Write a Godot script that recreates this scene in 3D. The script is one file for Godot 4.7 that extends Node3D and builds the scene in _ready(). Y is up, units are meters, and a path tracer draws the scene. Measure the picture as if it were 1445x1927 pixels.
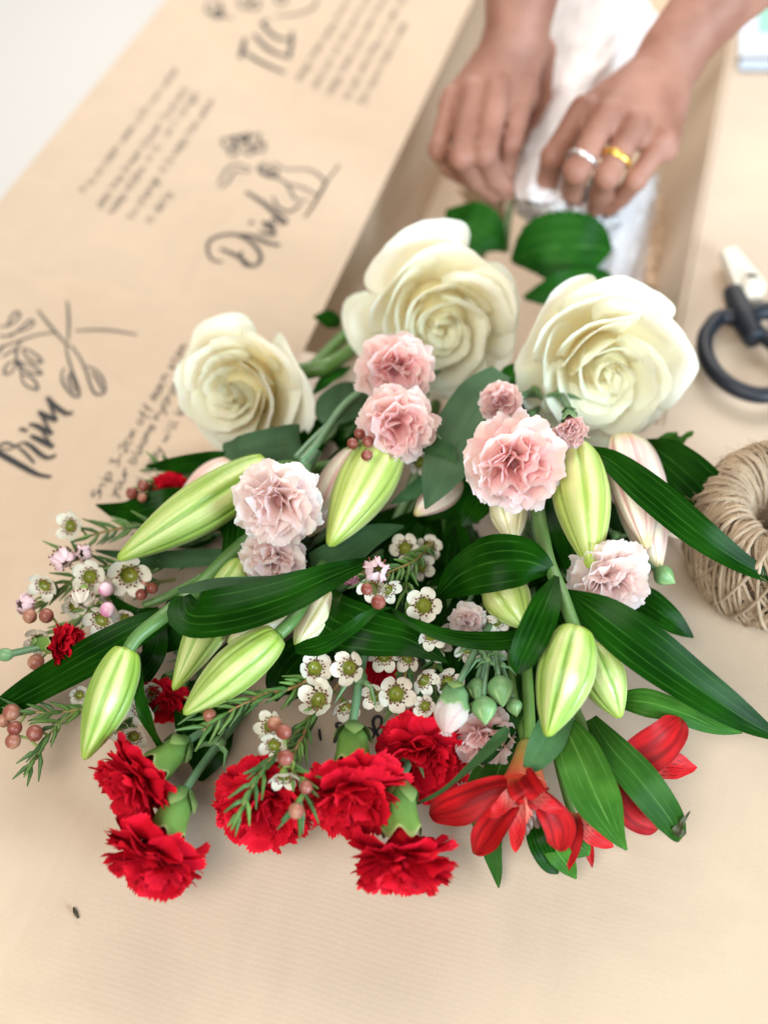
extends Node3D
# A cut-flower bouquet lying on kraft board in front of an open carton; hands unpack the paper behind it.
# Layout is measured in the photograph's pixels and a height in centimetres: P(px, py, height) is the point in metres.

var eye := Vector3(0, 0.46, 0)
var cr := Vector3.RIGHT
var cu := Vector3.UP
var cf := Vector3.FORWARD
var fpx := 2066.0
var org := Vector3.ZERO
var rng := RandomNumberGenerator.new()
var M := {}
var cache := {}
var axis_a := Vector3.FORWARD
var axis_b := Vector3.RIGHT
var box_o := Vector3.ZERO
var noise := FastNoiseLite.new()


func _ready() -> void:
	rng.seed = 7
	noise.seed = 3
	noise.frequency = 0.05
	set_up_camera_and_light()
	make_materials()
	build_setting()
	build_carton()
	build_paper()
	build_person()
	build_scissors()
	build_twine()
	build_roses()
	build_lilies()
	build_alstroemerias()
	build_pink_carnations()
	build_red_carnations()
	wax_meshes()
	build_waxflowers()


func set_up_camera_and_light() -> void:
	var pitch := deg_to_rad(52.0)
	cf = Vector3(0, -sin(pitch), -cos(pitch))
	cu = Vector3(0, cos(pitch), -sin(pitch))
	fpx = 963.5 / tan(deg_to_rad(25.0))
	var cam := Camera3D.new()
	cam.name = "camera"
	cam.transform = Transform3D(Basis(cr, cu, -cf), eye)
	cam.fov = 50.0
	var lens := CameraAttributesPhysical.new()
	lens.frustum_focal_length = 12.0 / tan(deg_to_rad(25.0))
	lens.frustum_focus_distance = 0.472
	lens.frustum_near = 0.02
	lens.frustum_far = 60.0
	lens.exposure_aperture = 2.5
	cam.attributes = lens
	cam.fov = 50.0
	cam.near = 0.02
	cam.far = 60.0
	add_child(cam)
	var env := Environment.new()
	env.background_mode = Environment.BG_COLOR
	env.background_color = Color(1.0, 0.98, 0.96)
	env.background_energy_multiplier = 0.11
	env.tonemap_mode = Environment.TONE_MAPPER_LINEAR
	env.tonemap_exposure = 1.06
	env.sdfgi_enabled = true
	env.ssao_enabled = true
	env.ssil_enabled = true
	var we := WorldEnvironment.new()
	we.environment = env
	add_child(we)
	# the window behind and to one side of the table, and the softer daylight of the room
	area("window_light", Vector3(0.15, 0.85, -1.45), Vector3(0, 0, -0.30), Vector2(1.5, 0.9), 2.5, Color(1.0, 0.98, 0.95))
	area("room_light", Vector3(-0.40, 1.25, 0.50), Vector3(0, 0, -0.30), Vector2(0.9, 0.8), 2.5, Color(1.0, 0.98, 0.95))
	area("side_window_light", Vector3(0.88, 0.46, 0.52), Vector3(0.1, 0, -0.25), Vector2(0.6, 0.5), 2.7, Color(0.68, 0.86, 1.0).linear_to_srgb())


func area(called: String, at: Vector3, to: Vector3, size: Vector2, energy: float, col: Color) -> void:
	var l := AreaLight3D.new()
	l.name = called
	l.area_size = size
	l.light_energy = energy
	l.light_color = col
	l.shadow_enabled = true
	l.transform = Transform3D(Basis.looking_at(to - at, Vector3.UP), at)
	add_child(l)


class MB:
	var v := PackedVector3Array()
	var uv := PackedVector2Array()
	var c := PackedColorArray()
	var ix := PackedInt32Array()

	func quads(b: int, nu: int, nv: int, wrap: bool) -> void:
		var cols := nu if wrap else nu + 1
		for j in nv:
			for i in nu:
				var a := b + j * cols + i
				var d := b + j * cols + ((i + 1) % cols if wrap else i + 1)
				ix.append_array([a, d, a + cols, d, d + cols, a + cols])

	func grid(nu: int, nv: int, f: Callable, wrap := false) -> void:
		var b := v.size()
		var cols := nu if wrap else nu + 1
		for j in nv + 1:
			for i in cols:
				var r: Array = f.call(float(i) / nu, float(j) / nv)
				v.append(r[0])
				c.append(r[1])
				uv.append(r[2] if r.size() > 2 else Vector2(float(i) / nu, float(j) / nv))
		quads(b, nu, nv, wrap)

	func tube(pts: PackedVector3Array, rad: Array, sides: int, col: Color, col2 := Color(-1, 0, 0)) -> void:
		var b := v.size()
		var n := pts.size()
		var t0 := (pts[1] - pts[0]).normalized()
		var side := t0.cross(Vector3.UP if absf(t0.y) < 0.9 else Vector3.RIGHT).normalized()
		for j in n:
			var t := (pts[mini(j + 1, n - 1)] - pts[maxi(j - 1, 0)]).normalized()
			side = (side - t * side.dot(t)).normalized()
			var up := t.cross(side)
			var k := float(j) / (n - 1)
			var x := k * (rad.size() - 1)
			var r0 := lerpf(rad[int(x)], rad[mini(int(x) + 1, rad.size() - 1)], x - int(x))
			for i in sides:
				var an := TAU * i / sides
				v.append(pts[j] + (side * cos(an) + up * sin(an)) * r0)
				uv.append(Vector2(float(i) / sides, k))
				c.append(col if col2.r < 0 else col.lerp(col2, k))
		quads(b, sides, n - 1, true)
		for e in 2:
			var m := v.size()
			v.append(pts[0] if e == 0 else pts[n - 1])
			uv.append(Vector2(0.5, e))
			c.append(c[b] if e == 0 else c[b + (n - 1) * sides])
			for i in sides:
				var p := b + (n - 1) * sides * e
				if e == 0:
					ix.append_array([m, p + (i + 1) % sides, p + i])
				else:
					ix.append_array([m, p + i, p + (i + 1) % sides])

	func ball(o: Vector3, ax: Vector3, r: float, len: float, col: Color, col2: Color, nu := 10, nv := 8) -> void:
		var s := ax.cross(Vector3.UP if absf(ax.y) < 0.9 else Vector3.RIGHT).normalized()
		var q := ax.cross(s)
		grid(nu, nv, func(a, b): return [o - ax * cos(b * PI) * len + (s * cos(a * TAU) + q * sin(a * TAU)) * r * sin(b * PI), col.lerp(col2, b)], true)

	func slab(poly: Array, thick: float, uvo: Vector3, ua: Vector3, ub: Vector3, tile: float) -> void:
		# convex polygon of points at its top face, corners in order
		var n := poly.size()
		for e in 2:
			var b := v.size()
			for p in poly:
				v.append(p - Vector3(0, thick * e, 0))
				uv.append(Vector2((p - uvo).dot(ua), (p - uvo).dot(ub)) / tile)
				c.append(Color.WHITE)
			for i in range(1, n - 1):
				ix.append_array([b, b + i, b + i + 1] if e == 0 else [b, b + i + 1, b + i])
		for i in n:
			var b := v.size()
			for p in [poly[i], poly[(i + 1) % n]]:
				for e in 2:
					v.append(p - Vector3(0, thick * e, 0))
					uv.append(Vector2((p - uvo).dot(ua), (p - uvo).dot(ub) + e * thick) / tile)
					c.append(Color.WHITE)
			ix.append_array([b, b + 1, b + 2, b + 2, b + 1, b + 3])

	func mesh(m: Material, off := Vector3.ZERO) -> ArrayMesh:
		var nr := PackedVector3Array()
		nr.resize(v.size())
		for k in range(0, ix.size(), 3):
			var a := ix[k]
			var b := ix[k + 1]
			var d := ix[k + 2]
			var q := (v[d] - v[a]).cross(v[b] - v[a])
			nr[a] += q
			nr[b] += q
			nr[d] += q
		for k in nr.size():
			nr[k] = nr[k].normalized() if nr[k].length_squared() > 0 else Vector3.UP
			v[k] -= off
		var arr := []
		arr.resize(Mesh.ARRAY_MAX)
		arr[Mesh.ARRAY_VERTEX] = v
		arr[Mesh.ARRAY_NORMAL] = nr
		arr[Mesh.ARRAY_TEX_UV] = uv
		arr[Mesh.ARRAY_COLOR] = c
		arr[Mesh.ARRAY_INDEX] = ix
		var am := ArrayMesh.new()
		am.add_surface_from_arrays(Mesh.PRIMITIVE_TRIANGLES, arr)
		am.surface_set_material(0, m)
		return am


func ray(px: float, py: float) -> Vector3:
	return (cf * fpx + cr * (px - 722.5) - cu * (py - 963.5)).normalized()


func P(px: float, py: float, h: float) -> Vector3:
	var r := ray(px, py)
	return eye + r * ((h * 0.01 - eye.y) / r.y)


func S(p: Vector3) -> float:
	return (p - eye).dot(cf) / fpx


func facing(ax: float, ay: float, az: float) -> Vector3:
	return (cr * ax - cu * ay - cf * az).normalized()


func thing(called: String, label: String, category: String, at: Vector3, group := "") -> Node3D:
	var o := Node3D.new()
	o.name = called
	o.position = at
	o.set_meta("label", label)
	o.set_meta("category", category)
	if group:
		o.set_meta("group", group)
	add_child(o, true)
	org = at
	return o


func put(parent: Node3D, called: String, mb: MB, m: Material) -> MeshInstance3D:
	var o := MeshInstance3D.new()
	o.name = called
	o.mesh = mb.mesh(m, org)
	parent.add_child(o, true)
	return o


func put_at(parent: Node3D, called: String, am: Mesh, t: Transform3D) -> MeshInstance3D:
	var o := MeshInstance3D.new()
	o.name = called
	o.mesh = am
	o.transform = t
	parent.add_child(o, true)
	return o


func basis_for(ax: Vector3, turn := 0.0) -> Basis:
	var s := ax.cross(cf).normalized()
	if s.length() < 0.5:
		s = ax.cross(cu).normalized()
	return Basis(ax, turn) * Basis(s, ax, s.cross(ax))


func cat(rows: Array, n: int) -> Array:
	# Catmull-Rom through rows of equal length, n + 1 samples
	var out := []
	var m := rows.size()
	for k in n + 1:
		var x := float(k) / n * (m - 1)
		var i := mini(int(x), m - 2)
		var t := x - i
		var a: Array = rows[maxi(i - 1, 0)]
		var b: Array = rows[i]
		var d: Array = rows[i + 1]
		var e: Array = rows[mini(i + 2, m - 1)]
		var r := []
		for q in b.size():
			r.append(0.5 * (2.0 * b[q] + (d[q] - a[q]) * t + (2.0 * a[q] - 5.0 * b[q] + 4.0 * d[q] - e[q]) * t * t + (3.0 * b[q] - a[q] - 3.0 * d[q] + e[q]) * t * t * t))
		out.append(r)
	return out


func path(rows: Array, n: int) -> PackedVector3Array:
	var w := []
	for r in rows:
		var p := P(r[0], r[1], r[2])
		w.append([p.x, p.y, p.z])
	var out := PackedVector3Array()
	for r in cat(w, n):
		out.append(Vector3(r[0], r[1], r[2]))
	return out


func stem(parent: Node3D, rows: Array, w0: float, w1: float, col: Color, called := "stem") -> MeshInstance3D:
	# rows of [px, py, height]; widths in photograph pixels
	var pts := path(rows, 7 * (rows.size() - 1))
	var mb := MB.new()
	mb.tube(pts, [w0 * 0.5 * S(pts[0]), w1 * 0.5 * S(pts[pts.size() - 1])], 10, col)
	return put(parent, called, mb, M.stem)


func leaf(parent: Node3D, rows: Array, m: String, o := {}) -> MeshInstance3D:
	# rows of [px, py, height, width px, roll]; the blade follows them
	var ctrl := []
	for r in rows:
		var p := P(r[0], r[1], r[2])
		ctrl.append([p.x, p.y, p.z, r[3] * S(p), deg_to_rad(r[4]) if r.size() > 4 else 0.0])
	var n := 28
	var s := cat(ctrl, n)
	var fold: float = o.get("fold", 0.16)
	var wave: float = o.get("wave", 0.025)
	var teeth: float = o.get("teeth", 0.0)
	var nu := 12
	var ph := rng.randf() * TAU
	var tint: Color = o.get("tint", Color.WHITE)
	var mb := MB.new()
	for j in n + 1:
		var a: Array = s[maxi(j - 1, 0)]
		var b: Array = s[mini(j + 1, n)]
		var p := Vector3(s[j][0], s[j][1], s[j][2])
		var t := (Vector3(b[0], b[1], b[2]) - Vector3(a[0], a[1], a[2])).normalized()
		var side := t.cross((eye - p).normalized()).normalized()
		var nor := side.cross(t)
		side = side.rotated(t, s[j][4])
		nor = nor.rotated(t, s[j][4])
		var w: float = maxf(s[j][3], 0.0003) * 0.5
		for i in nu + 1:
			var u := 2.0 * i / nu - 1.0
			var ww := w * (1.0 + teeth * (fmod(j + absf(u), 2.0) - 0.5) * pow(absf(u), 6.0))
			var lift := fold * (sqrt(u * u + 0.03) - 0.17) * w + wave * w * sin(j * 0.55 + ph + u * 1.5) * absf(u) * 2.0
			mb.v.append(p + side * u * ww + nor * lift)
			mb.uv.append(Vector2(float(i) / nu, float(j) / n))
			mb.c.append(tint)
	mb.quads(0, nu, n, false)
	return put(parent, o.get("name", "leaf"), mb, M[m])


func lily_bud(parent: Node3D, b: Array, e: Array, wpx: float, kind: String, turn := 0.0, bend := 0.05) -> void:
	# from its base to its tip, both [px, py, height]
	var p0 := P(b[0], b[1], b[2])
	var p1 := P(e[0], e[1], e[2])
	var ax := (p1 - p0).normalized()
	var ln := p0.distance_to(p1)
	var mid := (p0 + p1) * 0.5
	var view := (eye - mid).normalized()
	var side := ax.cross(view).normalized()
	var nor := side.cross(ax)
	var rad := wpx * 0.5 * S(mid)
	var seed_ := rng.randf() * 100.0
	var body := Color(0.24, 0.39, 0.06)
	var pale := Color(0.54, 0.63, 0.26)
	var line := Color(0.12, 0.27, 0.03)
	var tip := Color(0.30, 0.45, 0.05)
	if kind == "pale":
		body = Color(0.37, 0.49, 0.10)
		pale = Color(0.60, 0.66, 0.28)
		line = Color(0.26, 0.38, 0.06)
	elif kind == "pink":
		body = Color(0.72, 0.50, 0.44)
		pale = Color(0.80, 0.74, 0.60)
		line = Color(0.62, 0.20, 0.22)
		tip = Color(0.55, 0.55, 0.15)
	elif kind == "cream":
		body = Color(0.74, 0.70, 0.42)
		pale = Color(0.82, 0.78, 0.58)
		line = Color(0.42, 0.48, 0.12)
	var shift := rng.randf_range(-0.18, 0.18)
	body = body.lerp(pale, maxf(0.0, shift)).lerp(line, maxf(0.0, -shift))
	var lop := rng.randf_range(-0.06, 0.06)
	var f := func(a: float, t: float) -> Array:
		var an := a * TAU
		var pr: float
		if t < 0.42:
			pr = lerpf(0.30, 1.0, sqrt(maxf(0.0, 1.0 - pow(1.0 - t / 0.42, 2.0))))
			if t < 0.02:
				pr *= t / 0.02
		else:
			pr = 1.0 - 0.90 * pow((t - 0.42) / 0.58, 1.75)
			if t > 0.985:
				pr *= (1.0 - t) / 0.015
		var d := absf(wrapf(an - turn, -PI / 3, PI / 3))   # from a tepal's midrib
		var e2 := PI / 3 - d                                 # from the seam beside it
		var g := 1.0 + 0.045 * cos(3.0 * (an - turn)) - 0.07 * exp(-pow(d / 0.075, 2.0)) + 0.045 * exp(-pow((d - 0.2) / 0.11, 2.0)) - 0.11 * exp(-pow(e2 / 0.07, 2.0))
		g *= 1.0 + 0.006 * sin(an * 31.0 + seed_) + lop * cos(an + seed_) + 0.02 * noise.get_noise_3d(an * 12.0, t * 40.0, seed_)
		var c := body.lerp(pale, clampf(0.85 * exp(-pow((d - 0.33) / 0.20, 2.0)) + 0.55 * noise.get_noise_3d(an * 90.0, t * 12.0 + seed_ * 9.0, seed_) + 0.6 * noise.get_noise_3d(cos(an) * 14.0, t * 30.0, sin(an) * 14.0 + seed_) + 0.12, 0.0, 1.0))
		c = c.lerp(line, 0.9 * exp(-pow(d / 0.05, 2.0)) + 0.75 * exp(-pow(e2 / 0.05, 2.0)))
		c = c.lerp(tip, smoothstep(0.86, 1.0, t) * 0.8).lerp(line, smoothstep(0.97, 1.0, t) * 0.6)
		c = c.lerp(tip, smoothstep(0.18, 0.0, t) * 0.6)
		var cen := p0 + ax * (ln * t) + nor * (bend * ln * sin(t * PI)) 
		return [cen + (nor * cos(an) + side * sin(an)) * rad * pr * g, c]
	var mb := MB.new()
	mb.grid(72, 44, f, true)
	put(parent, "bud", mb, M.bud)


# ------------------------------------------------------------------ carnations
func carnation_petal(kind: String, open: float, ln: float, v: int) -> ArrayMesh:
	var key := "%s %.0f %d" % [kind, open, v]
	if cache.has(key):
		return cache[key]
	var r := RandomNumberGenerator.new()
	r.seed = hash(key)
	var red := kind == "red"
	var th := deg_to_rad(open)
	var a1 := r.randf() * TAU
	var a2 := r.randf() * TAU
	var a3 := r.randf() * TAU
	var curl := r.randf_range(-0.35, 0.55)
	var steps := 24
	var mid := [Vector2.ZERO]
	var nrm := []
	for k in steps + 1:
		var t := float(k) / steps
		var an := th * smoothstep(0.12, 0.60, t) + curl * t * t * (1.0 if open > 60.0 else -0.7)
		nrm.append(Vector2(-cos(an), sin(an)))
		if k < steps:
			mid.append(mid[k] + Vector2(sin(an), cos(an)) * ln / steps)
	var amp := 0.085 if red else 0.10
	if open < 45.0:
		amp *= 1.6
	var nt := 34 if red else 28
	var edge := []
	for k in nt + 1:
		edge.append((r.randf_range(-0.5, 0.5) * (1.0 if k % 2 else 0.35) + (0.4 if k % 2 else -0.4)) * (0.065 if red else 0.03) + 0.05 * sin(k * 0.55 + a3))
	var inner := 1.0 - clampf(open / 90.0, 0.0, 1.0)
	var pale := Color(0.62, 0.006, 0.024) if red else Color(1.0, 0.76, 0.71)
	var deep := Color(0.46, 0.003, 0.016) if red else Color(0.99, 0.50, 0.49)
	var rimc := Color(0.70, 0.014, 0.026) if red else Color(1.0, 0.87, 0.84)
	if kind == "dim":
		pale = Color(0.90, 0.60, 0.58)
	if kind == "blush":
		pale = Color(1.0, 0.85, 0.81)
		deep = Color(1.0, 0.74, 0.70)
		rimc = Color(1.0, 0.91, 0.87)
	var f := func(a: float, t: float) -> Array:
		var s := 2.0 * a - 1.0
		var k := clampf(t * (1.0 - 0.16 * s * s) + pow(t, 5.0) * edge[int(round(a * nt))] * 0.9, 0.0, 1.0)
		var i := k * steps
		var i0 := mini(int(i), steps - 1)
		var m: Vector2 = mid[i0].lerp(mid[i0 + 1], i - i0)
		var q: Vector2 = nrm[i0]
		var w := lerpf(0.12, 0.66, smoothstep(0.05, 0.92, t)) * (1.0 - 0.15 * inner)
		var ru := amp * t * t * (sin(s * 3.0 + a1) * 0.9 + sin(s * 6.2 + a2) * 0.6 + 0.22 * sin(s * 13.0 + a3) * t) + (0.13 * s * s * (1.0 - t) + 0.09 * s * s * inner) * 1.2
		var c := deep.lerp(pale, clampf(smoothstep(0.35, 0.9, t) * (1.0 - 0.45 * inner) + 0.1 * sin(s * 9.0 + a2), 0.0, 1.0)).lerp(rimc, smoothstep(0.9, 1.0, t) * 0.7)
		return [Vector3(s * w * (1.0 - 0.2 * absf(ru)), m.y + q.y * ru, m.x + q.x * ru), c]
	var mb := MB.new()
	mb.grid(nt, 12, f)
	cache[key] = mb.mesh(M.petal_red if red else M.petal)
	return cache[key]


func calyx_mesh(kind: String) -> ArrayMesh:
	if cache.has("calyx" + kind):
		return cache["calyx" + kind]
	var mb := MB.new()
	var f := func(a: float, t: float) -> Array:
		var an := a * TAU
		var r := lerpf(0.16, 0.30, smoothstep(0.0, 0.35, t)) + 0.085 * smoothstep(0.35, 1.0, t)
		if t < 0.04:
			r *= t / 0.04
		var tooth := 0.5 + 0.5 * cos(5.0 * an)
		var y := -0.98 + 1.02 * t * (0.80 + 0.20 * pow(tooth, 0.8) * smoothstep(0.6, 1.0, t) + 0.20 * (1.0 - smoothstep(0.6, 1.0, t)))
		r *= 1.0 + 0.02 * cos(25.0 * an) + 0.03 * cos(5.0 * an + PI) * t
		var c := Color(0.06, 0.16, 0.022).lerp(Color(0.15, 0.29, 0.04), t).lerp(Color(0.46, 0.50, 0.20), smoothstep(0.86, 1.0, t) * 0.8)
		if kind == "blue":
			c = Color(0.085, 0.20, 0.075).lerp(Color(0.17, 0.33, 0.12), t).lerp(Color(0.50, 0.58, 0.32), smoothstep(0.86, 1.0, t) * 0.7)
		return [Vector3(cos(an) * r, y, sin(an) * r), c]
	mb.grid(40, 16, f, true)
	for k in 4:   # bracts hugging the base
		var q := k * PI / 2.0 + 0.4
		mb.grid(6, 6, func(a, t): return [Vector3(cos(q + (a - 0.5) * 1.5 * (1.0 - t * t)), 0, sin(q + (a - 0.5) * 1.5 * (1.0 - t * t))) * (lerpf(0.13, 0.31, smoothstep(0.0, 0.5, t)) + 0.03 + 0.05 * t * t) + Vector3(0, -1.0 + 0.42 * t, 0), Color(0.06, 0.15, 0.03).lerp(Color(0.20, 0.31, 0.08), t)])
	cache["calyx" + kind] = mb.mesh(M.green)
	return cache["calyx" + kind]


func carnation(parent: Node3D, kind: String, px: float, py: float, h: float, dpx: float, ax: Vector3, o := {}) -> Vector3:
	# head centred on px, py; returns where the stem meets the calyx
	var cen := P(px, py, h)
	var rad := dpx * 0.5 * S(cen)
	var b := basis_for(ax, rng.randf() * TAU)
	rad *= 0.98 if kind == "red" else 1.06
	var base := cen - ax * rad * 0.40
	var core := "core " + kind
	if not cache.has(core):
		var mb := MB.new()
		var cc := Color(0.55, 0.006, 0.015) if kind == "red" else Color(0.86, 0.42, 0.40)
		mb.ball(Vector3(0, 0.10, 0), Vector3.UP, 0.22, 0.26, cc, cc, 14, 8)
		cache[core] = mb.mesh(M.petal_red if kind == "red" else M.petal)
	var head := put_at(parent, "flower_head", cache[core], Transform3D(b.scaled(Vector3.ONE * rad), base - org))
	put_at(head, "calyx", calyx_mesh("green" if kind == "red" else "blue"), Transform3D(Basis(), Vector3(0, 0.03, 0)))
	var rings: Array = o.get("rings", [[6, 98, 1.18], [6, 77, 1.26], [6, 52, 1.30], [6, 31, 1.22], [5, 13, 1.12]] if kind != "red" else [[6, 100, 1.18], [7, 80, 1.26], [8, 55, 1.34], [7, 33, 1.30], [6, 14, 1.20]])
	var shut: float = o.get("shut", 1.0)
	for g in rings.size():
		var n: int = rings[g][0]
		var ph := rng.randf() * TAU
		for k in n:
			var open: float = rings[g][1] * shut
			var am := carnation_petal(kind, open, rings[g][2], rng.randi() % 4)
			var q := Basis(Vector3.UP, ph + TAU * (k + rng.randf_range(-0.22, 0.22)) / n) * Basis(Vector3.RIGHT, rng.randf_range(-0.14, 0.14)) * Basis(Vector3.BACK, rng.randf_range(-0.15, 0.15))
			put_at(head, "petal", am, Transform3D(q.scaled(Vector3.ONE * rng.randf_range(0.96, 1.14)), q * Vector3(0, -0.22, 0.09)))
	return base - ax * rad * 0.95


func closed_bud(parent: Node3D, px: float, py: float, h: float, dpx: float, ax: Vector3) -> Vector3:
	# a green carnation bud still wrapped in its calyx
	var cen := P(px, py, h)
	var r := dpx * 0.5 * S(cen)
	var s := basis_for(ax, rng.randf() * TAU)
	var mb := MB.new()
	var f := func(a: float, t: float) -> Array:
		var an := a * TAU
		var pr := sin(PI * pow(t, 0.8)) * (1.0 + 0.05 * absf(cos(2.5 * an)))
		var c := Color(0.085, 0.19, 0.065).lerp(Color(0.17, 0.33, 0.12), t).lerp(Color(0.34, 0.46, 0.20), exp(-pow(cos(2.5 * an) / 0.16, 2.0)) * smoothstep(0.4, 0.7, t))
		return [cen + s * Vector3(cos(an) * pr * r, (t - 0.5) * 2.5 * r, sin(an) * pr * r), c]
	mb.grid(30, 14, f, true)
	put(parent, "closed_bud", mb, M.green)
	return cen - ax * r * 1.2


func opening_bud(parent: Node3D, px: float, py: float, h: float, dpx: float, ax: Vector3) -> Vector3:
	# an egg of furled petals half out of its green calyx
	var cen := P(px, py, h)
	var r := dpx * 0.5 * S(cen)
	var b := basis_for(ax, 0.7)
	var mb := MB.new()
	var f := func(a: float, t: float) -> Array:
		var an := a * TAU
		var tw := fposmod(an * 5.0 / TAU + t * 0.9, 1.0)
		var pr := sin(PI * pow(t, 0.9) * 0.985) * (0.93 + 0.13 * tw * smoothstep(0.15, 0.6, t) + 0.03 * sin(an * 9.0) * t)
		var c := Color(0.98, 0.86, 0.80).lerp(Color(0.95, 0.62, 0.60), smoothstep(0.55, 1.0, t) * 0.8).lerp(Color(0.85, 0.40, 0.42), (0.5 if tw < 0.12 else 0.0) * smoothstep(0.3, 0.7, t))
		return [Vector3(cos(an) * pr, (t - 0.5) * 2.7, sin(an) * pr), c]
	mb.grid(60, 26, f, true)
	var head := put_at(parent, "flower_head", mb.mesh(M.petal), Transform3D(b.scaled(Vector3.ONE * r), cen - org))
	for k in 5:
		put_at(head, "petal", carnation_petal("blush", 52.0, 1.2, k % 4), Transform3D(Basis(Vector3.UP, TAU * k / 5.0).scaled(Vector3.ONE * 0.42), Basis(Vector3.UP, TAU * k / 5.0) * Vector3(0, 0.85, 0.08)))
	put_at(head, "calyx", calyx_mesh("blue"), Transform3D(Basis().scaled(Vector3(2.55, 1.7, 2.55)), Vector3(0, -0.15, 0)))
	return cen - ax * r * 1.6


# ------------------------------------------------------------------ roses
func rose_head(parent: Node3D, px: float, py: float, h: float, dpx: float, ax: Vector3, sd: int, turn := 0.0) -> Vector3:
	var r := RandomNumberGenerator.new()
	r.seed = sd
	var cen := P(px, py, h)
	var rad := dpx * 0.5 * S(cen)
	var b := basis_for(ax, turn)
	var base := cen - ax * rad * 0.28
	var mb := MB.new()
	mb.ball(Vector3(0, -0.02, 0), Vector3.UP, 0.40, 0.36, Color(0.85, 0.70, 0.32), Color(0.86, 0.78, 0.48), 12, 8)
	var head := put_at(parent, "flower_head", mb.mesh(M.petal_rose), Transform3D(b.scaled(Vector3.ONE * rad), base - org))
	var phi := r.randf() * TAU
	var heart := Vector3(r.randf_range(-0.05, 0.05), 0, r.randf_range(-0.06, 0.06))
	for k in 31:
		# a tight spiral heart, then crowded cups, then the wide outer petals laid back
		var zone := 0 if k < 12 else 1 if k < 22 else 2
		var t := float(k) / 30.0
		phi += (2.399 if zone == 0 else TAU * 0.38) + r.randf_range(-0.45, 0.45)
		var z := k / 11.0 if zone == 0 else (k - 12) / 9.0 if zone == 1 else (k - 22) / 8.0
		var fl := 0.0 if zone == 0 else 0.10 + 0.40 * z if zone == 1 else 0.6 + 0.4 * z
		var rr: float = [0.03 + 0.22 * z, 0.29 + 0.34 * z, 0.72 + 0.20 * z][zone] + r.randf_range(-0.035, 0.035) * (0.5 + fl)
		var yh: float = [0.58 - 0.02 * z, 0.57 + 0.03 * z, 0.50 - 0.40 * z][zone] + r.randf_range(-0.05, 0.05)
		var wa: float = [1.7 - 0.3 * z, 1.25 - 0.25 * z, 0.92][zone]
		var cl: float = r.randf_range(0.4, 1.5) * [0.2 + 0.4 * z, 0.7, 0.85][zone]
		var off := heart * (1.0 - fl) + Vector3(r.randf_range(-1, 1), 0, r.randf_range(-1, 1)) * 0.04
		var s1 := r.randf() * TAU
		var tilt := r.randf_range(-0.26, 0.26) * (0.4 + fl)
		var ph := phi
		var spir: float = [0.34, 0.20, 0.07][zone]
		var peak := r.randf_range(-0.25, 0.25)
		var gr := smoothstep(0.84, 1.0, t)
		var f := func(a: float, v: float) -> Array:
			var u := 2.0 * a - 1.0
			var e := 1.0 - 0.13 * u * u - 0.38 * pow(absf(u), 5.0) + 0.085 * exp(-pow((u - peak) / 0.2, 2.0)) * fl + 0.012 * sin(u * 9.0 + s1)
			var k2 := v * e
			var q := sin(minf(k2, 1.0) * PI * 0.5)
			var rd := 0.02 + rr * pow(q, lerpf(0.75, 1.05, fl)) * (1.0 + spir * u)
			var y := -0.34 + (yh + 0.34) * pow(k2, lerpf(0.9, 1.25, fl))
			var c2 := clampf((v - 0.74) / 0.26, 0.0, 1.0)
			c2 = c2 * c2 * cl
			rd += c2 * 0.10 + 0.05 * pow(absf(u), 4.0) * v * fl + 0.034 * v * v * sin(u * 4.0 + s1) * (0.4 + fl) + 0.007 * v * v * v * sin(u * 10.0 + s1) + 0.003 * pow(v, 6.0) * sin(u * 25.0 + s1)
			y += -c2 * 0.085 * (0.25 + fl) + tilt * u * v * 0.5 + 0.05 * v * v * v * sin(u * 4.0 + s1 * 1.7) * (0.2 + fl) + 0.006 * pow(v, 5.0) * sin(u * 13.0 + s1)
			var an := ph + u * wa * (0.35 + 0.65 * sqrt(minf(1.0, v * 1.15)))
			var c := Color(0.95, 0.66, 0.18).lerp(Color(0.96, 0.89, 0.64), smoothstep(0.10, 0.80, v + 0.45 * fl)).lerp(Color(0.95, 0.935, 0.83), smoothstep(0.35, 1.0, v) * (0.5 + 0.50 * fl))
			c = c.lerp(Color(0.66, 0.76, 0.36), gr * 0.4 * smoothstep(0.7, 0.1, v) + gr * 0.2 * pow(absf(u), 4.0))
			return [Vector3(cos(an) * rd, y, sin(an) * rd) + off * v, c]
		var pm := MB.new()
		pm.grid(30, 16, f)
		put_at(head, "petal", pm.mesh(M.petal_rose), Transform3D())
	return base - ax * rad * 0.36


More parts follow.
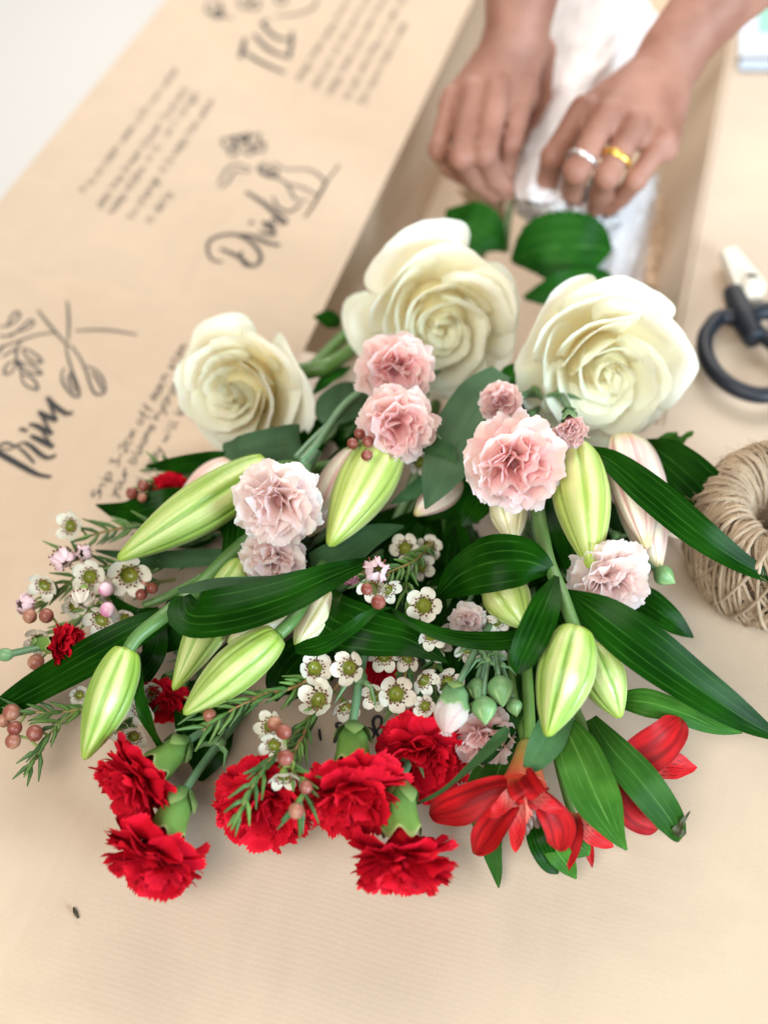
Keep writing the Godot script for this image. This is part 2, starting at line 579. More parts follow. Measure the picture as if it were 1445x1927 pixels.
# ------------------------------------------------------------------ waxflowers
func wax_meshes() -> void:
	for k in 4:
		var shade: Color = [Color(0.75, 0.73, 0.61), Color(0.74, 0.69, 0.58), Color(0.82, 0.62, 0.66), Color(0.66, 0.30, 0.44)][k]
		for o in 2:
			var mb := MB.new()
			var lift := 0.25 if o == 0 else 1.15
			var f := func(a: float, t: float) -> Array:
				var u := 2.0 * a - 1.0
				var w := 0.37 * sqrt(maxf(0.0, 1.0 - pow(2.0 * pow(t, 0.85) - 1.0, 2.0))) + 0.05 * (1.0 - t)
				var d := t * 0.70
				var an := lift + t * (0.35 if o == 0 else 0.75) * 1.0
				return [Vector3(u * w, -0.02 + d * sin(an) + 0.10 * u * u * t, 0.36 + d * cos(an)), shade.lerp(Color(0.66, 0.62, 0.40), 0.5 * smoothstep(0.25, 0.0, t)).lerp(Color(0.70, 0.45, 0.50), 0.35 * smoothstep(0.9, 1.0, t) * (1.0 if k > 0 else 0.2))]
			mb.grid(8, 8, f)
			cache["wax_petal %d %d" % [k, o]] = mb.mesh(M.wax)
	var cup := MB.new()
	var g := func(a: float, t: float) -> Array:
		# under the cup, over its rim, then down into the green bowl
		var prof: Array = cat([[0.06, -0.62], [0.20, -0.42], [0.32, -0.12], [0.38, 0.06], [0.34, 0.03], [0.23, -0.14], [0.0, -0.20]], 12)[int(round(t * 12))]
		var c := Color(0.20, 0.32, 0.07)
		if t > 0.55:
			c = Color(0.15, 0.17, 0.02).lerp(Color(0.20, 0.22, 0.022), smoothstep(0.7, 1.0, t)).lerp(Color(0.07, 0.08, 0.01), smoothstep(0.9, 1.0, t))
		return [Vector3(cos(a * TAU) * prof[0] * (1.0 + 0.04 * cos(a * TAU * 10.0)), prof[1], sin(a * TAU) * prof[0]), c]
	cup.grid(20, 12, g, true)
	cup.tube(PackedVector3Array([Vector3(0, -0.09, 0), Vector3(0.01, 0.06, 0.0), Vector3(0.02, 0.2, 0.01)]), [0.025, 0.018], 5, Color(0.55, 0.60, 0.30))
	cache["wax_cup"] = cup.mesh(M.wax_cup)
	var sm := MB.new()
	for k in 20:
		var an := TAU * k / 20.0
		var d := Vector3(cos(an), 0, sin(an))
		var q := d * (0.52 if k % 2 else 0.43) + Vector3(0, 0.15 + 0.03 * (k % 3), 0)
		sm.tube(PackedVector3Array([d * 0.40, q]), [0.02, 0.012], 4, Color(0.70, 0.62, 0.42))
		sm.ball(q, Vector3.UP, 0.058, 0.058, Color(0.16, 0.03, 0.02), Color(0.16, 0.03, 0.02), 5, 4)
	cache["wax_stamens"] = sm.mesh(M.wax_cup)
	for k in 3:
		var bm := MB.new()
		var ca: Color = [Color(0.20, 0.045, 0.03), Color(0.26, 0.085, 0.055), Color(0.62, 0.24, 0.40)][k]
		var cb: Color = [Color(0.25, 0.08, 0.055), Color(0.36, 0.17, 0.105), Color(0.80, 0.58, 0.66)][k]
		bm.grid(18, 12, func(a, t): return [Vector3(cos(a * TAU) * sin(PI * t), -cos(PI * t) * (1.0 if t > 0.5 else 1.15) + 0.09 * smoothstep(0.93, 1.0, t), sin(a * TAU) * sin(PI * t)) * (1.0 + 0.03 * cos(a * TAU * 5.0) * smoothstep(0.5, 0.9, t)), ca.lerp(cb, 0.5 + 0.5 * sin(a * TAU + 1.0) * (0.4 + t)).lerp(Color(0.25, 0.30, 0.08), smoothstep(0.18, 0.0, t))], true)
		cache["wax_bud %d" % k] = bm.mesh(M.berry)


func nearest(lines: Array, p: Vector3) -> Vector3:
	var best := p
	var bd := 1e9
	for l in lines:
		for q in l:
			var d: float = p.distance_squared_to(q)
			if d < bd:
				bd = d
				best = q
	return best


func waxflower(parent: Node3D, lines: Array, px: float, py: float, h: float, dpx: float, o := {}) -> void:
	var cen := P(px, py, h)
	var rad := dpx * rng.randf_range(0.46, 0.54) * S(cen)
	var ax: Vector3 = facing(rng.randf_range(-0.45, 0.45) + o.get("x", 0.0), rng.randf_range(-0.35, 0.45) + o.get("y", 0.0), 1.0)
	var b := basis_for(ax, rng.randf() * TAU)
	var shut: int = o.get("shut", 0)
	var tone: int = o.get("tone", -1)
	var f := put_at(parent, "flower", cache["wax_cup"], Transform3D(b.scaled(Vector3.ONE * rad * (1.0 if shut == 0 else 1.55)), cen - org))
	for k in 5:
		var q := Basis(Vector3.UP, TAU * k / 5.0 + rng.randf_range(-0.12, 0.12)) * Basis(Vector3.RIGHT, rng.randf_range(-0.12, 0.10))
		put_at(f, "petal", cache["wax_petal %d %d" % [tone if tone >= 0 else rng.randi() % 2, shut]], Transform3D(q, Vector3(0, -0.01, 0)))
	put_at(f, "stamens", cache["wax_stamens"], Transform3D())
	pedicel(parent, lines, cen - ax * rad * 0.6, ax)


func pedicel(parent: Node3D, lines: Array, p: Vector3, ax: Vector3) -> void:
	var to := nearest(lines, p - Vector3(0, 0.002, 0))
	if to.distance_to(p) > 0.035:
		to = p + (to - p).normalized() * 0.035
	var mb := MB.new()
	var m := (p + to) * 0.5 - ax * p.distance_to(to) * 0.15
	mb.tube(PackedVector3Array([p, p.lerp(m, 0.5), m, m.lerp(to, 0.5), to]), [0.0006, 0.0007], 5, Color(0.22, 0.30, 0.07))
	put(parent, "flower_stalk", mb, M.stem)


func wax_bud(parent: Node3D, lines: Array, px: float, py: float, h: float, dpx: float, tone := 0) -> void:
	var cen := P(px, py, h)
	var rad := dpx * 0.5 * S(cen)
	var ax := facing(rng.randf_range(-0.7, 0.4), rng.randf_range(-0.1, 0.8), 0.7)
	put_at(parent, "bud", cache["wax_bud %d" % tone], Transform3D(basis_for(ax, rng.randf() * TAU).scaled(Vector3.ONE * rad), cen - org))
	pedicel(parent, lines, cen - ax * rad, ax)


func twig(parent: Node3D, rows: Array, w0: float, w1: float, brown: float) -> PackedVector3Array:
	var pts := path(rows, 8 * (rows.size() - 1))
	var mb := MB.new()
	mb.tube(pts, [w0 * 0.5 * S(pts[0]), w1 * 0.5 * S(pts[pts.size() - 1])], 7, Color(0.14, 0.24, 0.05).lerp(Color(0.30, 0.16, 0.06), brown))
	put(parent, "twig", mb, M.stem)
	return pts


func needles(parent: Node3D, lines: Array, each: float, ln: float, from := 0.25) -> void:
	# short narrow leaves set in pairs along the twigs, too small to pick apart
	var mb := MB.new()
	for l in lines:
		var n: int = l.size()
		var run := 0.0
		for j in range(int(n * from), n):
			var a: Vector3 = l[maxi(j - 1, 0)]
			run += a.distance_to(l[j])
			while run > each:
				run -= each
				var t: Vector3 = (l[j] - a).normalized()
				var side := t.cross(Vector3(rng.randf_range(-1, 1), rng.randf_range(-1, 1), rng.randf_range(-1, 1)).normalized()).normalized()
				for s in [-1.0, 1.0]:
					var d: Vector3 = (t * rng.randf_range(0.75, 1.1) + side * s * 0.75).normalized()
					var k := ln * rng.randf_range(0.7, 1.15)
					var g := rng.randf_range(0.0, 1.0)
					var p: Vector3 = l[j]
					mb.tube(PackedVector3Array([p, p + d * k * 0.45, p + (d + t * 0.25) * k]), [0.0005, 0.0011, 0.0003], 5, Color(0.03, 0.10, 0.025).lerp(Color(0.12, 0.24, 0.045), g))
	if mb.v.size():
		put(parent, "needle_foliage", mb, M.green).set_meta("kind", "stuff")


func mat(called: String, rough: float, col := Color.WHITE, vc := true) -> StandardMaterial3D:
	var m := StandardMaterial3D.new()
	m.resource_name = called
	m.roughness = rough
	m.vertex_color_use_as_albedo = vc
	m.albedo_color = col.linear_to_srgb()
	m.cull_mode = BaseMaterial3D.CULL_DISABLED
	M[called] = m
	return m


func texture(w: int, h: int, f: Callable) -> ImageTexture:
	# f(u, v) gives a linear colour
	var im := Image.create(w, h, false, Image.FORMAT_RGB8)
	for y in h:
		for x in w:
			im.set_pixel(x, y, f.call((x + 0.5) / w, (y + 0.5) / h).linear_to_srgb())
	return ImageTexture.create_from_image(im)


func noise_map(freq: float, oct := 3) -> NoiseTexture2D:
	var n := FastNoiseLite.new()
	n.noise_type = FastNoiseLite.TYPE_SIMPLEX
	n.frequency = freq
	n.fractal_octaves = oct
	var t := NoiseTexture2D.new()
	t.width = 256
	t.height = 256
	t.seamless = true
	t.noise = n
	return t


func relief(m: StandardMaterial3D, t: Texture2D, depth_cm: float, tri := 0.0) -> void:
	m.heightmap_enabled = true
	m.heightmap_texture = t
	m.heightmap_scale = depth_cm
	if tri > 0.0:
		m.uv1_triplanar = true
		m.uv1_scale = Vector3.ONE * tri


func glow_through(m: StandardMaterial3D, c: Color) -> void:
	m.backlight_enabled = true
	m.backlight = c


func leaf_texture(body: Color, light: Color, vein: Color, n: int, mid: float, sd: float) -> ImageTexture:
	return texture(96, 384, func(u, v):
		var x: float = (u - 0.5) * 2.0
		var k := noise.get_noise_3d(u * 60.0, v * 26.0, sd)
		var c := body.lerp(light, clampf(0.35 + 1.1 * noise.get_noise_3d(u * 9.0, v * 40.0, sd + 40.0) + 0.35 * k, 0.0, 1.0))
		c = c.lerp(light, 0.08 * absf(sin(u * 70.0 + 3.0 * k)))
		for q in range(-n, n + 1):
			var d := absf(x - q / (n + 0.75)) / (0.022 if q else 0.034)
			c = c.lerp(vein, exp(-d * d) * (0.32 if q else mid * 0.6) * clampf(0.7 + 1.6 * noise.get_noise_2d(v * 60.0 + q * 31.0, sd), 0.1, 1.2))
		return c)


func leaf_relief(n: int) -> ImageTexture:
	return texture(96, 64, func(u, v):
		var x: float = (u - 0.5) * 2.0
		var g := 0.7
		for q in range(-n, n + 1):
			g -= 0.5 * exp(-pow((x - q / (n + 0.75)) / 0.05, 2.0))
		return Color(g, g, g))


func make_materials() -> void:
	# leaves
	var rel := leaf_relief(2)
	for a in [["lily", Color(0.0025, 0.022, 0.001), Color(0.008, 0.056, 0.002), Color(0.05, 0.16, 0.022), 0.30, 0.33, 0.0],
			["lily_under", Color(0.040, 0.085, 0.042), Color(0.075, 0.135, 0.068), Color(0.035, 0.085, 0.035), 0.5, 0.5, 11.0],
			["alstro_leaf", Color(0.022, 0.090, 0.010), Color(0.055, 0.165, 0.020), Color(0.16, 0.32, 0.07), 0.42, 0.5, 23.0],
			["rose_leaf", Color(0.006, 0.050, 0.005), Color(0.018, 0.10, 0.008), Color(0.06, 0.17, 0.03), 0.40, 0.8, 37.0]]:
		var m := mat(a[0], a[4])
		m.albedo_texture = leaf_texture(a[1], a[2], a[3], 2, a[5] * 2.0, a[6])
		relief(m, rel, 0.005)
		m.metallic_specular = 0.15
		glow_through(m, Color(0.10, 0.20, 0.05))
	var g := mat("green", 0.5)
	relief(g, noise_map(0.05), 0.012, 30.0)
	var st := mat("stem", 0.45)
	relief(st, noise_map(0.04), 0.015, 30.0)
	var bu := mat("bud", 0.30)
	bu.metallic_specular = 0.45
	relief(bu, noise_map(0.03), 0.012, 40.0)
	bu.subsurf_scatter_enabled = true
	bu.subsurf_scatter_strength = 0.10
	# petals
	for a in [["petal", 0.7, 0.95], ["petal_red", 0.7, 0.35], ["petal_rose", 0.65, 0.9], ["wax", 0.5, 0.5]]:
		var m := mat(a[0], a[1])
		glow_through(m, Color(1, 1, 1) * a[2])
		relief(m, noise_map(0.035), 0.02, 8.0 if a[0] != "wax" else 3.0)
	for k in ["petal", "petal_red", "petal_rose"]:
		M[k].metallic_specular = 0.25
	for k in ["petal", "petal_rose"]:
		M[k].subsurf_scatter_enabled = true
		M[k].subsurf_scatter_strength = 0.3
	mat("wax_cup", 0.25)
	mat("berry", 0.4)
	var at := mat("alstro_petal", 0.55)
	at.metallic_specular = 0.3
	at.albedo_texture = texture(64, 192, func(u, v):
		var x: float = absf(u - 0.5) * 2.0
		var k := noise.get_noise_3d(u * 90.0, v * 30.0, 5.0)
		var c := Color(0.20, 0.002, 0.004).lerp(Color(0.44, 0.006, 0.008), clampf(0.5 + k * 1.2 - 0.3 * (1.0 - x), 0.0, 1.0))
		c = c.lerp(Color(0.70, 0.30, 0.12), 0.5 * smoothstep(0.16, 0.0, v))
		return c.lerp(Color(0.10, 0.06, 0.012), smoothstep(0.80, 0.98, v - 0.14 * x) * 0.9))
	glow_through(at, Color(0.2, 0.05, 0.04))
	var ai := mat("alstro_stripe", 0.55)
	ai.metallic_specular = 0.3
	ai.albedo_texture = texture(64, 192, func(u, v):
		var k := noise.get_noise_3d(u * 90.0, v * 30.0, 5.0)
		var c := Color(0.46, 0.008, 0.010).lerp(Color(0.70, 0.32, 0.26), smoothstep(0.50, 0.15, v) * smoothstep(0.0, 0.15, v) * 0.55)
		var dash := smoothstep(0.25, 0.6, sin(u * 44.0 + 1.0)) * smoothstep(-0.1, 0.35, sin(v * 46.0 + 9.0 * floor(u * 7.0)) + k) * smoothstep(0.86, 0.70, v) * smoothstep(0.12, 0.25, v)
		return c.lerp(Color(0.16, 0.006, 0.010), dash * 0.95))
	glow_through(ai, Color(0.3, 0.1, 0.08))
	var pt := mat("pink_tepal", 0.5)
	pt.albedo_texture = texture(64, 128, func(u, v): return Color(0.82, 0.74, 0.60).lerp(Color(0.70, 0.30, 0.30), exp(-pow((u - 0.5) / 0.12, 2.0)) * 0.8 + 0.15 * sin(u * 60.0)).lerp(Color(0.5, 0.5, 0.12), smoothstep(0.88, 1.0, v)))
	glow_through(pt, Color(0.3, 0.25, 0.2))
	mat("withered", 0.7, Color(0.05, 0.055, 0.02), false)
	# kraft board
	var fib := FastNoiseLite.new()
	fib.seed = 9
	fib.frequency = 0.4
	var kt := texture(512, 512, func(u, v):
		var k := fib.get_noise_2d(u * 300.0, v * 900.0) * 0.5 + fib.get_noise_2d(u * 1100.0, v * 500.0) * 0.5
		var lo := noise.get_noise_2d(sin(u * TAU) * 30.0 + 50.0, sin(v * TAU) * 30.0)
		var c := Color(0.505, 0.392, 0.285) * (1.0 + 0.10 * k + 0.05 * lo)
		return c.lerp(Color(0.30, 0.20, 0.12), smoothstep(0.50, 0.75, k) * 0.6).lerp(Color(0.75, 0.62, 0.47), smoothstep(-0.48, -0.75, k) * 0.6))
	var flute := texture(512, 512, func(u, v):
		var w := 0.5 + 0.5 * sin(v * TAU * 84.0 + 1.2 * sin(u * TAU * 3.0))
		var x := 0.55 * w + 0.5 + 0.9 * fib.get_noise_2d(u * 700.0, v * 700.0)
		return Color(x, x, x) * 0.5)
	var kr := mat("kraft", 0.40, Color.WHITE, false)
	kr.albedo_texture = kt
	relief(kr, flute, 0.012)
	var kc := mat("kraft_carton", 0.66, Color.WHITE, false)
	kc.albedo_texture = kt
	relief(kc, noise_map(0.05), 0.01)
	mat("ink", 0.7, Color(0.020, 0.020, 0.022), false)
	mat("ink_thin", 0.7, Color(0.055, 0.055, 0.055), false)
	mat("ink_pale", 0.7, Color(0.40, 0.31, 0.23), false)
	mat("stain", 0.6, Color(0.37, 0.255, 0.165), false)
	mat("white_table", 0.5, Color(0.60, 0.595, 0.585), false)
	var pa := mat("paper", 0.8, Color(0.70, 0.665, 0.665), false)
	relief(pa, noise_map(0.02), 0.06, 6.0)
	glow_through(pa, Color(0.25, 0.25, 0.25))
	var pb := mat("kraft_paper", 0.7, Color(0.56, 0.41, 0.28), false)
	relief(pb, noise_map(0.02), 0.06, 6.0)
	var sk := mat("skin", 0.58)
	sk.subsurf_scatter_enabled = true
	sk.subsurf_scatter_strength = 0.12
	relief(sk, noise_map(0.08, 4), 0.03, 14.0)
	mat("gold", 0.42, Color(0.95, 0.60, 0.14), false).metallic = 1.0
	mat("silver", 0.42, Color(0.85, 0.85, 0.86), false).metallic = 1.0
	mat("navy", 0.5, Color(0.006, 0.010, 0.018), false)
	mat("cream", 0.4, Color(0.72, 0.68, 0.58), false)
	mat("steel", 0.3, Color(0.55, 0.55, 0.56), false).metallic = 1.0
	var tw := mat("twine", 0.85)
	relief(tw, noise_map(0.12, 4), 0.05, 40.0)
	mat("magazine", 0.25)


# ------------------------------------------------------------------ setting
func structure(called: String, mb: MB, m: Material, at: Vector3) -> MeshInstance3D:
	org = at
	var o := MeshInstance3D.new()
	o.name = called
	o.mesh = mb.mesh(m, at)
	o.position = at
	o.set_meta("kind", "structure")
	add_child(o, true)
	return o


func along(p: Vector3, a: float, b: float) -> Vector3:
	return p + axis_a * a + axis_b * b


func build_setting() -> void:
	# the carton's long axis, from its folded edge in the photograph
	box_o = P(600, 600, 0)
	axis_a = (P(890, 0, 0) - box_o).normalized()
	axis_b = Vector3.UP.cross(axis_a).normalized() * -1.0
	if axis_b.x < 0:
		axis_b = -axis_b
	var w := (P(1280, 560, 0) - box_o).dot(axis_b)
	var far := 1.3
	var board := MB.new()
	# in front of the carton, then beside it
	board.slab([along(box_o, -0.03, 0.0), along(box_o, -0.03, 1.0), along(box_o, -1.2, 1.0), along(box_o, -1.2, 0.0)], 0.005, box_o, axis_b, axis_a, 0.2)
	board.slab([along(box_o, far, w + 0.004), along(box_o, far, 1.0), along(box_o, -0.03, 1.0), along(box_o, -0.03, w + 0.004)], 0.005, box_o, axis_b, axis_a, 0.2)
	var top := structure("table_top", board, M.kraft, along(box_o, -0.3, 0.2))
	top.set_meta("label", "tan kraft board covering the table under the bouquet")
	var fl := MB.new()
	fl.slab([Vector3(-3, -0.16, -3.5), Vector3(3, -0.16, -3.5), Vector3(3, -0.16, 1.5), Vector3(-3, -0.16, 1.5)], 0.03, Vector3.ZERO, Vector3.RIGHT, Vector3.BACK, 1.0)
	structure("floor", fl, M.white_table, Vector3(0, -0.16, -0.5)).set_meta("label", "plain white surface below the carton lid")
	var stn := MB.new()
	for l in [[[640, 1752], [652, 1728], [672, 1715], [694, 1718], [698, 1730], [676, 1742], [668, 1754], [648, 1758], [640, 1752]], [[3, 1790], [30, 1830], [80, 1856], [140, 1862]], [[835, 1786], [838, 1770], [850, 1758]]]:
		ribbon(stn, l, 0.02, 3.4, 2.2)
	for k in 40:
		var q := Vector2(rng.randf_range(20, 1400), rng.randf_range(1380, 1910))
		ribbon(stn, [[q.x, q.y], [q.x + rng.randf_range(-3, 3), q.y + rng.randf_range(1, 4)]], 0.02, rng.randf_range(1.5, 3.5), 2.0)
	put(top, "stain", stn, M.stain)
	# a snipped bit of stem and a dried water mark on the board
	var sn := thing("stem_snippet", "tiny dark snipped piece of stem lying alone on bare kraft board", "stem snippet", P(143, 1717, 0.1))
	var mb := MB.new()
	mb.tube(path([[139, 1707, 0.12], [142, 1716, 0.14], [148, 1728, 0.12]], 8), [0.0003, 0.0009, 0.0004], 6, Color(0.03, 0.025, 0.01))
	put(sn, "snippet", mb, M.stem)


func ribbon(mb: MB, rows: Array, h: float, w0: float, w1: float, scale := 1.0) -> void:
	# a brush stroke printed on the board: rows of [px, py]
	var ctrl := []
	for r in rows:
		var p := P(r[0], r[1], h)
		ctrl.append([p.x, p.z])
	stroke(mb, ctrl, h, w0 * scale * S(P(rows[0][0], rows[0][1], h)), w1 * scale * S(P(rows[0][0], rows[0][1], h)))


func stroke(mb: MB, ctrl: Array, h: float, w0: float, w1: float, smooth := true) -> void:
	var n := 6 * (ctrl.size() - 1) if smooth else ctrl.size() - 1
	var s := cat(ctrl, n) if smooth else ctrl
	var b := mb.v.size()
	for j in n + 1:
		var a: Array = s[maxi(j - 1, 0)]
		var d: Array = s[mini(j + 1, n)]
		var t := Vector2(d[0] - a[0], d[1] - a[1]).normalized()
		var k := float(j) / n
		var w := 0.5 * lerpf(w0, w1, k) * (0.55 + 0.45 * sin(PI * clampf(k, 0.12, 0.88)))
		for e in [-1.0, 1.0]:
			mb.v.append(Vector3(s[j][0] - t.y * w * e, h * 0.01, s[j][1] + t.x * w * e))
			mb.uv.append(Vector2(0, k))
			mb.c.append(Color.WHITE)
	for j in n:
		var q := b + j * 2
		mb.ix.append_array([q, q + 2, q + 1, q + 1, q + 2, q + 3])


# strokes of each letter on a 10 x 10 cell: baseline at 3, x-height at 7
const GLYPH := {"a": "67 37 15 13 43 67 63", "b": "19 13 43 65 47 15", "c": "66 37 15 23 53", "d": "69 63 33 15 37 66", "e": "15 65 57 27 15 23 63", "f": "68 49 32 30/16 56", "g": "67 37 15 43 66/67 61 20",
	"h": "19 13/15 47 66 63", "i": "37 33/39 38", "k": "19 13/67 15 63", "l": "39 33 53", "m": "17 13/15 37 43/45 67 73", "n": "17 13/15 47 66 63", "o": "47 15 33 65 47", "p": "17 10/16 47 65 33 14", "r": "27 23/25 47 67",
	"s": "66 37 15 55 43 13", "t": "39 33 53/17 57", "u": "17 14 33 66/67 63", "v": "17 33 67", "w": "17 23 45 63 77", "y": "17 34 66/67 31 10", "S": "69 39 17 56 64 33 13", "3": "19 59 36 65 43 13", "2": "18 49 67 13 63",
	"-": "25 55", "F": "13 19 69/16 56", "K": "19 13/69 16 63", "&": "63 28 49 15 33 65", ".": "33 43", "'": "49 47", "x": "17 63/67 13", "q": "67 37 15 43 66/67 60"}


func handwriting(mb: MB, text: String, at: Vector3, dir: Vector3, up: Vector3, size: float, pen: float) -> void:
	var x := 0.0
	for ch in text:
		if GLYPH.has(ch):
			for s in GLYPH[ch].split("/"):
				var ctrl := []
				for p in s.split(" "):
					var q: Vector3 = at + dir * (x + (int(p[0]) + rng.randf_range(-0.4, 0.4) + 0.25 * (int(p[1]) - 3)) * size * 0.1) + up * (int(p[1]) - 3 + rng.randf_range(-0.4, 0.4)) * size * 0.1
					ctrl.append([q.x, q.z])
				stroke(mb, ctrl, 0.05, pen, pen)
			x += size * (0.72 if ch in "mw" else 0.40 if ch in "il." else 0.62)
		else:
			x += size * 0.45


func wall(parent: Node3D, called: String, a: Vector3, b: Vector3, c: Vector3, d: Vector3, thick: Vector3) -> MeshInstance3D:
	# a board with corners a b c d and a thickness
	var mb := MB.new()
	var l := a.distance_to(b) / 0.2
	var hh := a.distance_to(d) / 0.2
	var q := [a, b, c, d]
	var uvs := [Vector2(0, 0), Vector2(0, l), Vector2(hh, l), Vector2(hh, 0)]
	for e in 2:
		var o := mb.v.size()
		for k in 4:
			mb.v.append(q[k] + thick * e)
			mb.uv.append(uvs[k])
			mb.c.append(Color.WHITE)
		mb.ix.append_array([o, o + 1, o + 2, o, o + 2, o + 3] if e == 0 else [o, o + 2, o + 1, o, o + 3, o + 2])
	for k in 4:
		var o := mb.v.size()
		for p in [q[k], q[(k + 1) % 4]]:
			for e in 2:
				mb.v.append(p + thick * e)
				mb.uv.append(Vector2(p.x, p.z + e * 0.004) / 0.2)
				mb.c.append(Color.WHITE)
		mb.ix.append_array([o, o + 2, o + 1, o + 1, o + 2, o + 3])
	return put(parent, called, mb, M.kraft_carton)


func build_carton() -> void:
	var w := (P(1280, 560, 0) - box_o).dot(axis_b)
	var far := 0.95
	var dp := Vector3(0, -0.115, 0)
	var o := thing("cardboard_carton", "long open kraft cardboard carton with printed lid folded out flat", "carton", along(box_o, 0.3, w * 0.5) + dp)
	var lid := MB.new()
	var edge := (P(155, 190, 0) - box_o).dot(axis_b)
	lid.slab([along(box_o, far, edge), along(box_o, far, 0.0), along(box_o, -1.2, 0.0), along(box_o, -1.2, edge)], 0.004, box_o, axis_b, axis_a, 0.2)
	var lid_o := put(o, "lid", lid, M.kraft_carton)
	var y0 := -0.03
	var p := along(box_o, y0, 0)
	# floor, walls: the far long wall leans outwards
	var lean := 0.045
	wall(o, "long_wall", p, along(box_o, far, 0), along(box_o, far, 0) + dp, p + dp, -axis_b * 0.004 + Vector3(0, -0.0045, 0))
	var r0 := along(box_o, y0, w)
	wall(o, "long_wall", r0, along(box_o, far, w), along(box_o, far, w - lean) + dp, along(box_o, y0, w - lean) + dp, axis_b * 0.0035)
	wall(o, "end_wall", p, r0, along(box_o, y0, w - lean) + dp, p + dp, -axis_a * 0.004 + Vector3(0, -0.006, 0))
	wall(o, "end_wall", along(box_o, far, 0), along(box_o, far, w), along(box_o, far, w - lean) + dp, along(box_o, far, 0) + dp, axis_a * 0.004)
	wall(o, "base", p + dp, along(box_o, far, 0) + dp, along(box_o, far, w) + dp, along(box_o, y0, w) + dp, Vector3(0, -0.004, 0))
	# the lid's print
	var ink := MB.new()
	# Trim
	ribbon(ink, [[-14, 845], [0, 853], [39, 875], [71, 892], [97, 897]], 0.05, 16, 9)
	ribbon(ink, [[-8, 838], [0, 837], [12, 833], [24, 837], [30, 839], [45, 832], [59, 840]], 0.05, 7, 4)
	ribbon(ink, [[30, 839], [20, 845], [8, 845], [-8, 840]], 0.055, 3, 4)
	ribbon(ink, [[30, 839], [39, 844], [53, 857], [65, 871]], 0.06, 4, 7)
	ribbon(ink, [[47, 832], [59, 839], [79, 856], [93, 861], [106, 855]], 0.065, 11, 8)
	ribbon(ink, [[58, 819], [79, 829], [101, 841]], 0.05, 12, 14)
	ribbon(ink, [[101, 841], [90, 826], [78, 810]], 0.055, 5, 4)
	ribbon(ink, [[37, 807], [44, 808], [53, 811]], 0.05, 9, 8)
	ribbon(ink, [[55, 798], [68, 800], [84, 809], [99, 816]], 0.06, 9, 15)
	ribbon(ink, [[99, 816], [86, 795], [73, 774]], 0.065, 6, 5)
	ribbon(ink, [[73, 774], [90, 784], [108, 791]], 0.07, 13, 13)
	ribbon(ink, [[108, 791], [98, 770], [89, 747]], 0.075, 6, 5)
	ribbon(ink, [[89, 747], [105, 764], [125, 777], [138, 775]], 0.08, 13, 9)
	put_print(lid_o, "lettering", ink, M.ink)
	ink = MB.new()
	# Drink
	ribbon(ink, [[419, 492], [400, 488], [391, 470], [396, 452], [419, 442], [448, 442], [477, 459], [491, 482], [484, 497], [465, 499], [452, 484], [456, 473]], 0.05, 7, 9)
	ribbon(ink, [[415, 467], [434, 475], [452, 484], [470, 498]], 0.06, 8, 9)
	ribbon(ink, [[442, 441], [473, 443], [500, 455], [527, 461]], 0.055, 8, 10)
	ribbon(ink, [[488, 434], [503, 440], [520, 442]], 0.05, 8, 9)
	ribbon(ink, [[468, 419], [473, 418], [479, 417]], 0.05, 8, 7)
	ribbon(ink, [[520, 442], [505, 428], [495, 418], [510, 424], [519, 433]], 0.06, 4, 10)
	ribbon(ink, [[519, 433], [511, 414], [518, 411], [530, 420], [541, 418]], 0.065, 4, 8)
	ribbon(ink, [[463, 360], [496, 381], [520, 402], [541, 415]], 0.07, 9, 10)
	ribbon(ink, [[514, 370], [522, 388], [534, 396], [548, 397], [566, 384]], 0.05, 6, 7)
	put_print(lid_o, "lettering", ink, M.ink)
	ink = MB.new()
	# TLC
	ribbon(ink, [[461, 72], [457, 90], [452, 110]], 0.05, 10, 9)
	ribbon(ink, [[458, 96], [490, 116], [536, 136]], 0.055, 9, 9)
	ribbon(ink, [[478, 64], [496, 84], [516, 98], [544, 108]], 0.05, 10, 9)
	ribbon(ink, [[544, 109], [547, 90], [551, 68]], 0.055, 9, 8)
	ribbon(ink, [[508, 38], [494, 42], [505, 58], [524, 71], [546, 72], [550, 58]], 0.06, 9, 8)
	put_print(lid_o, "lettering", ink, M.ink)
	# sprig, shears, watering can and flowers in thin line
	var th := MB.new()
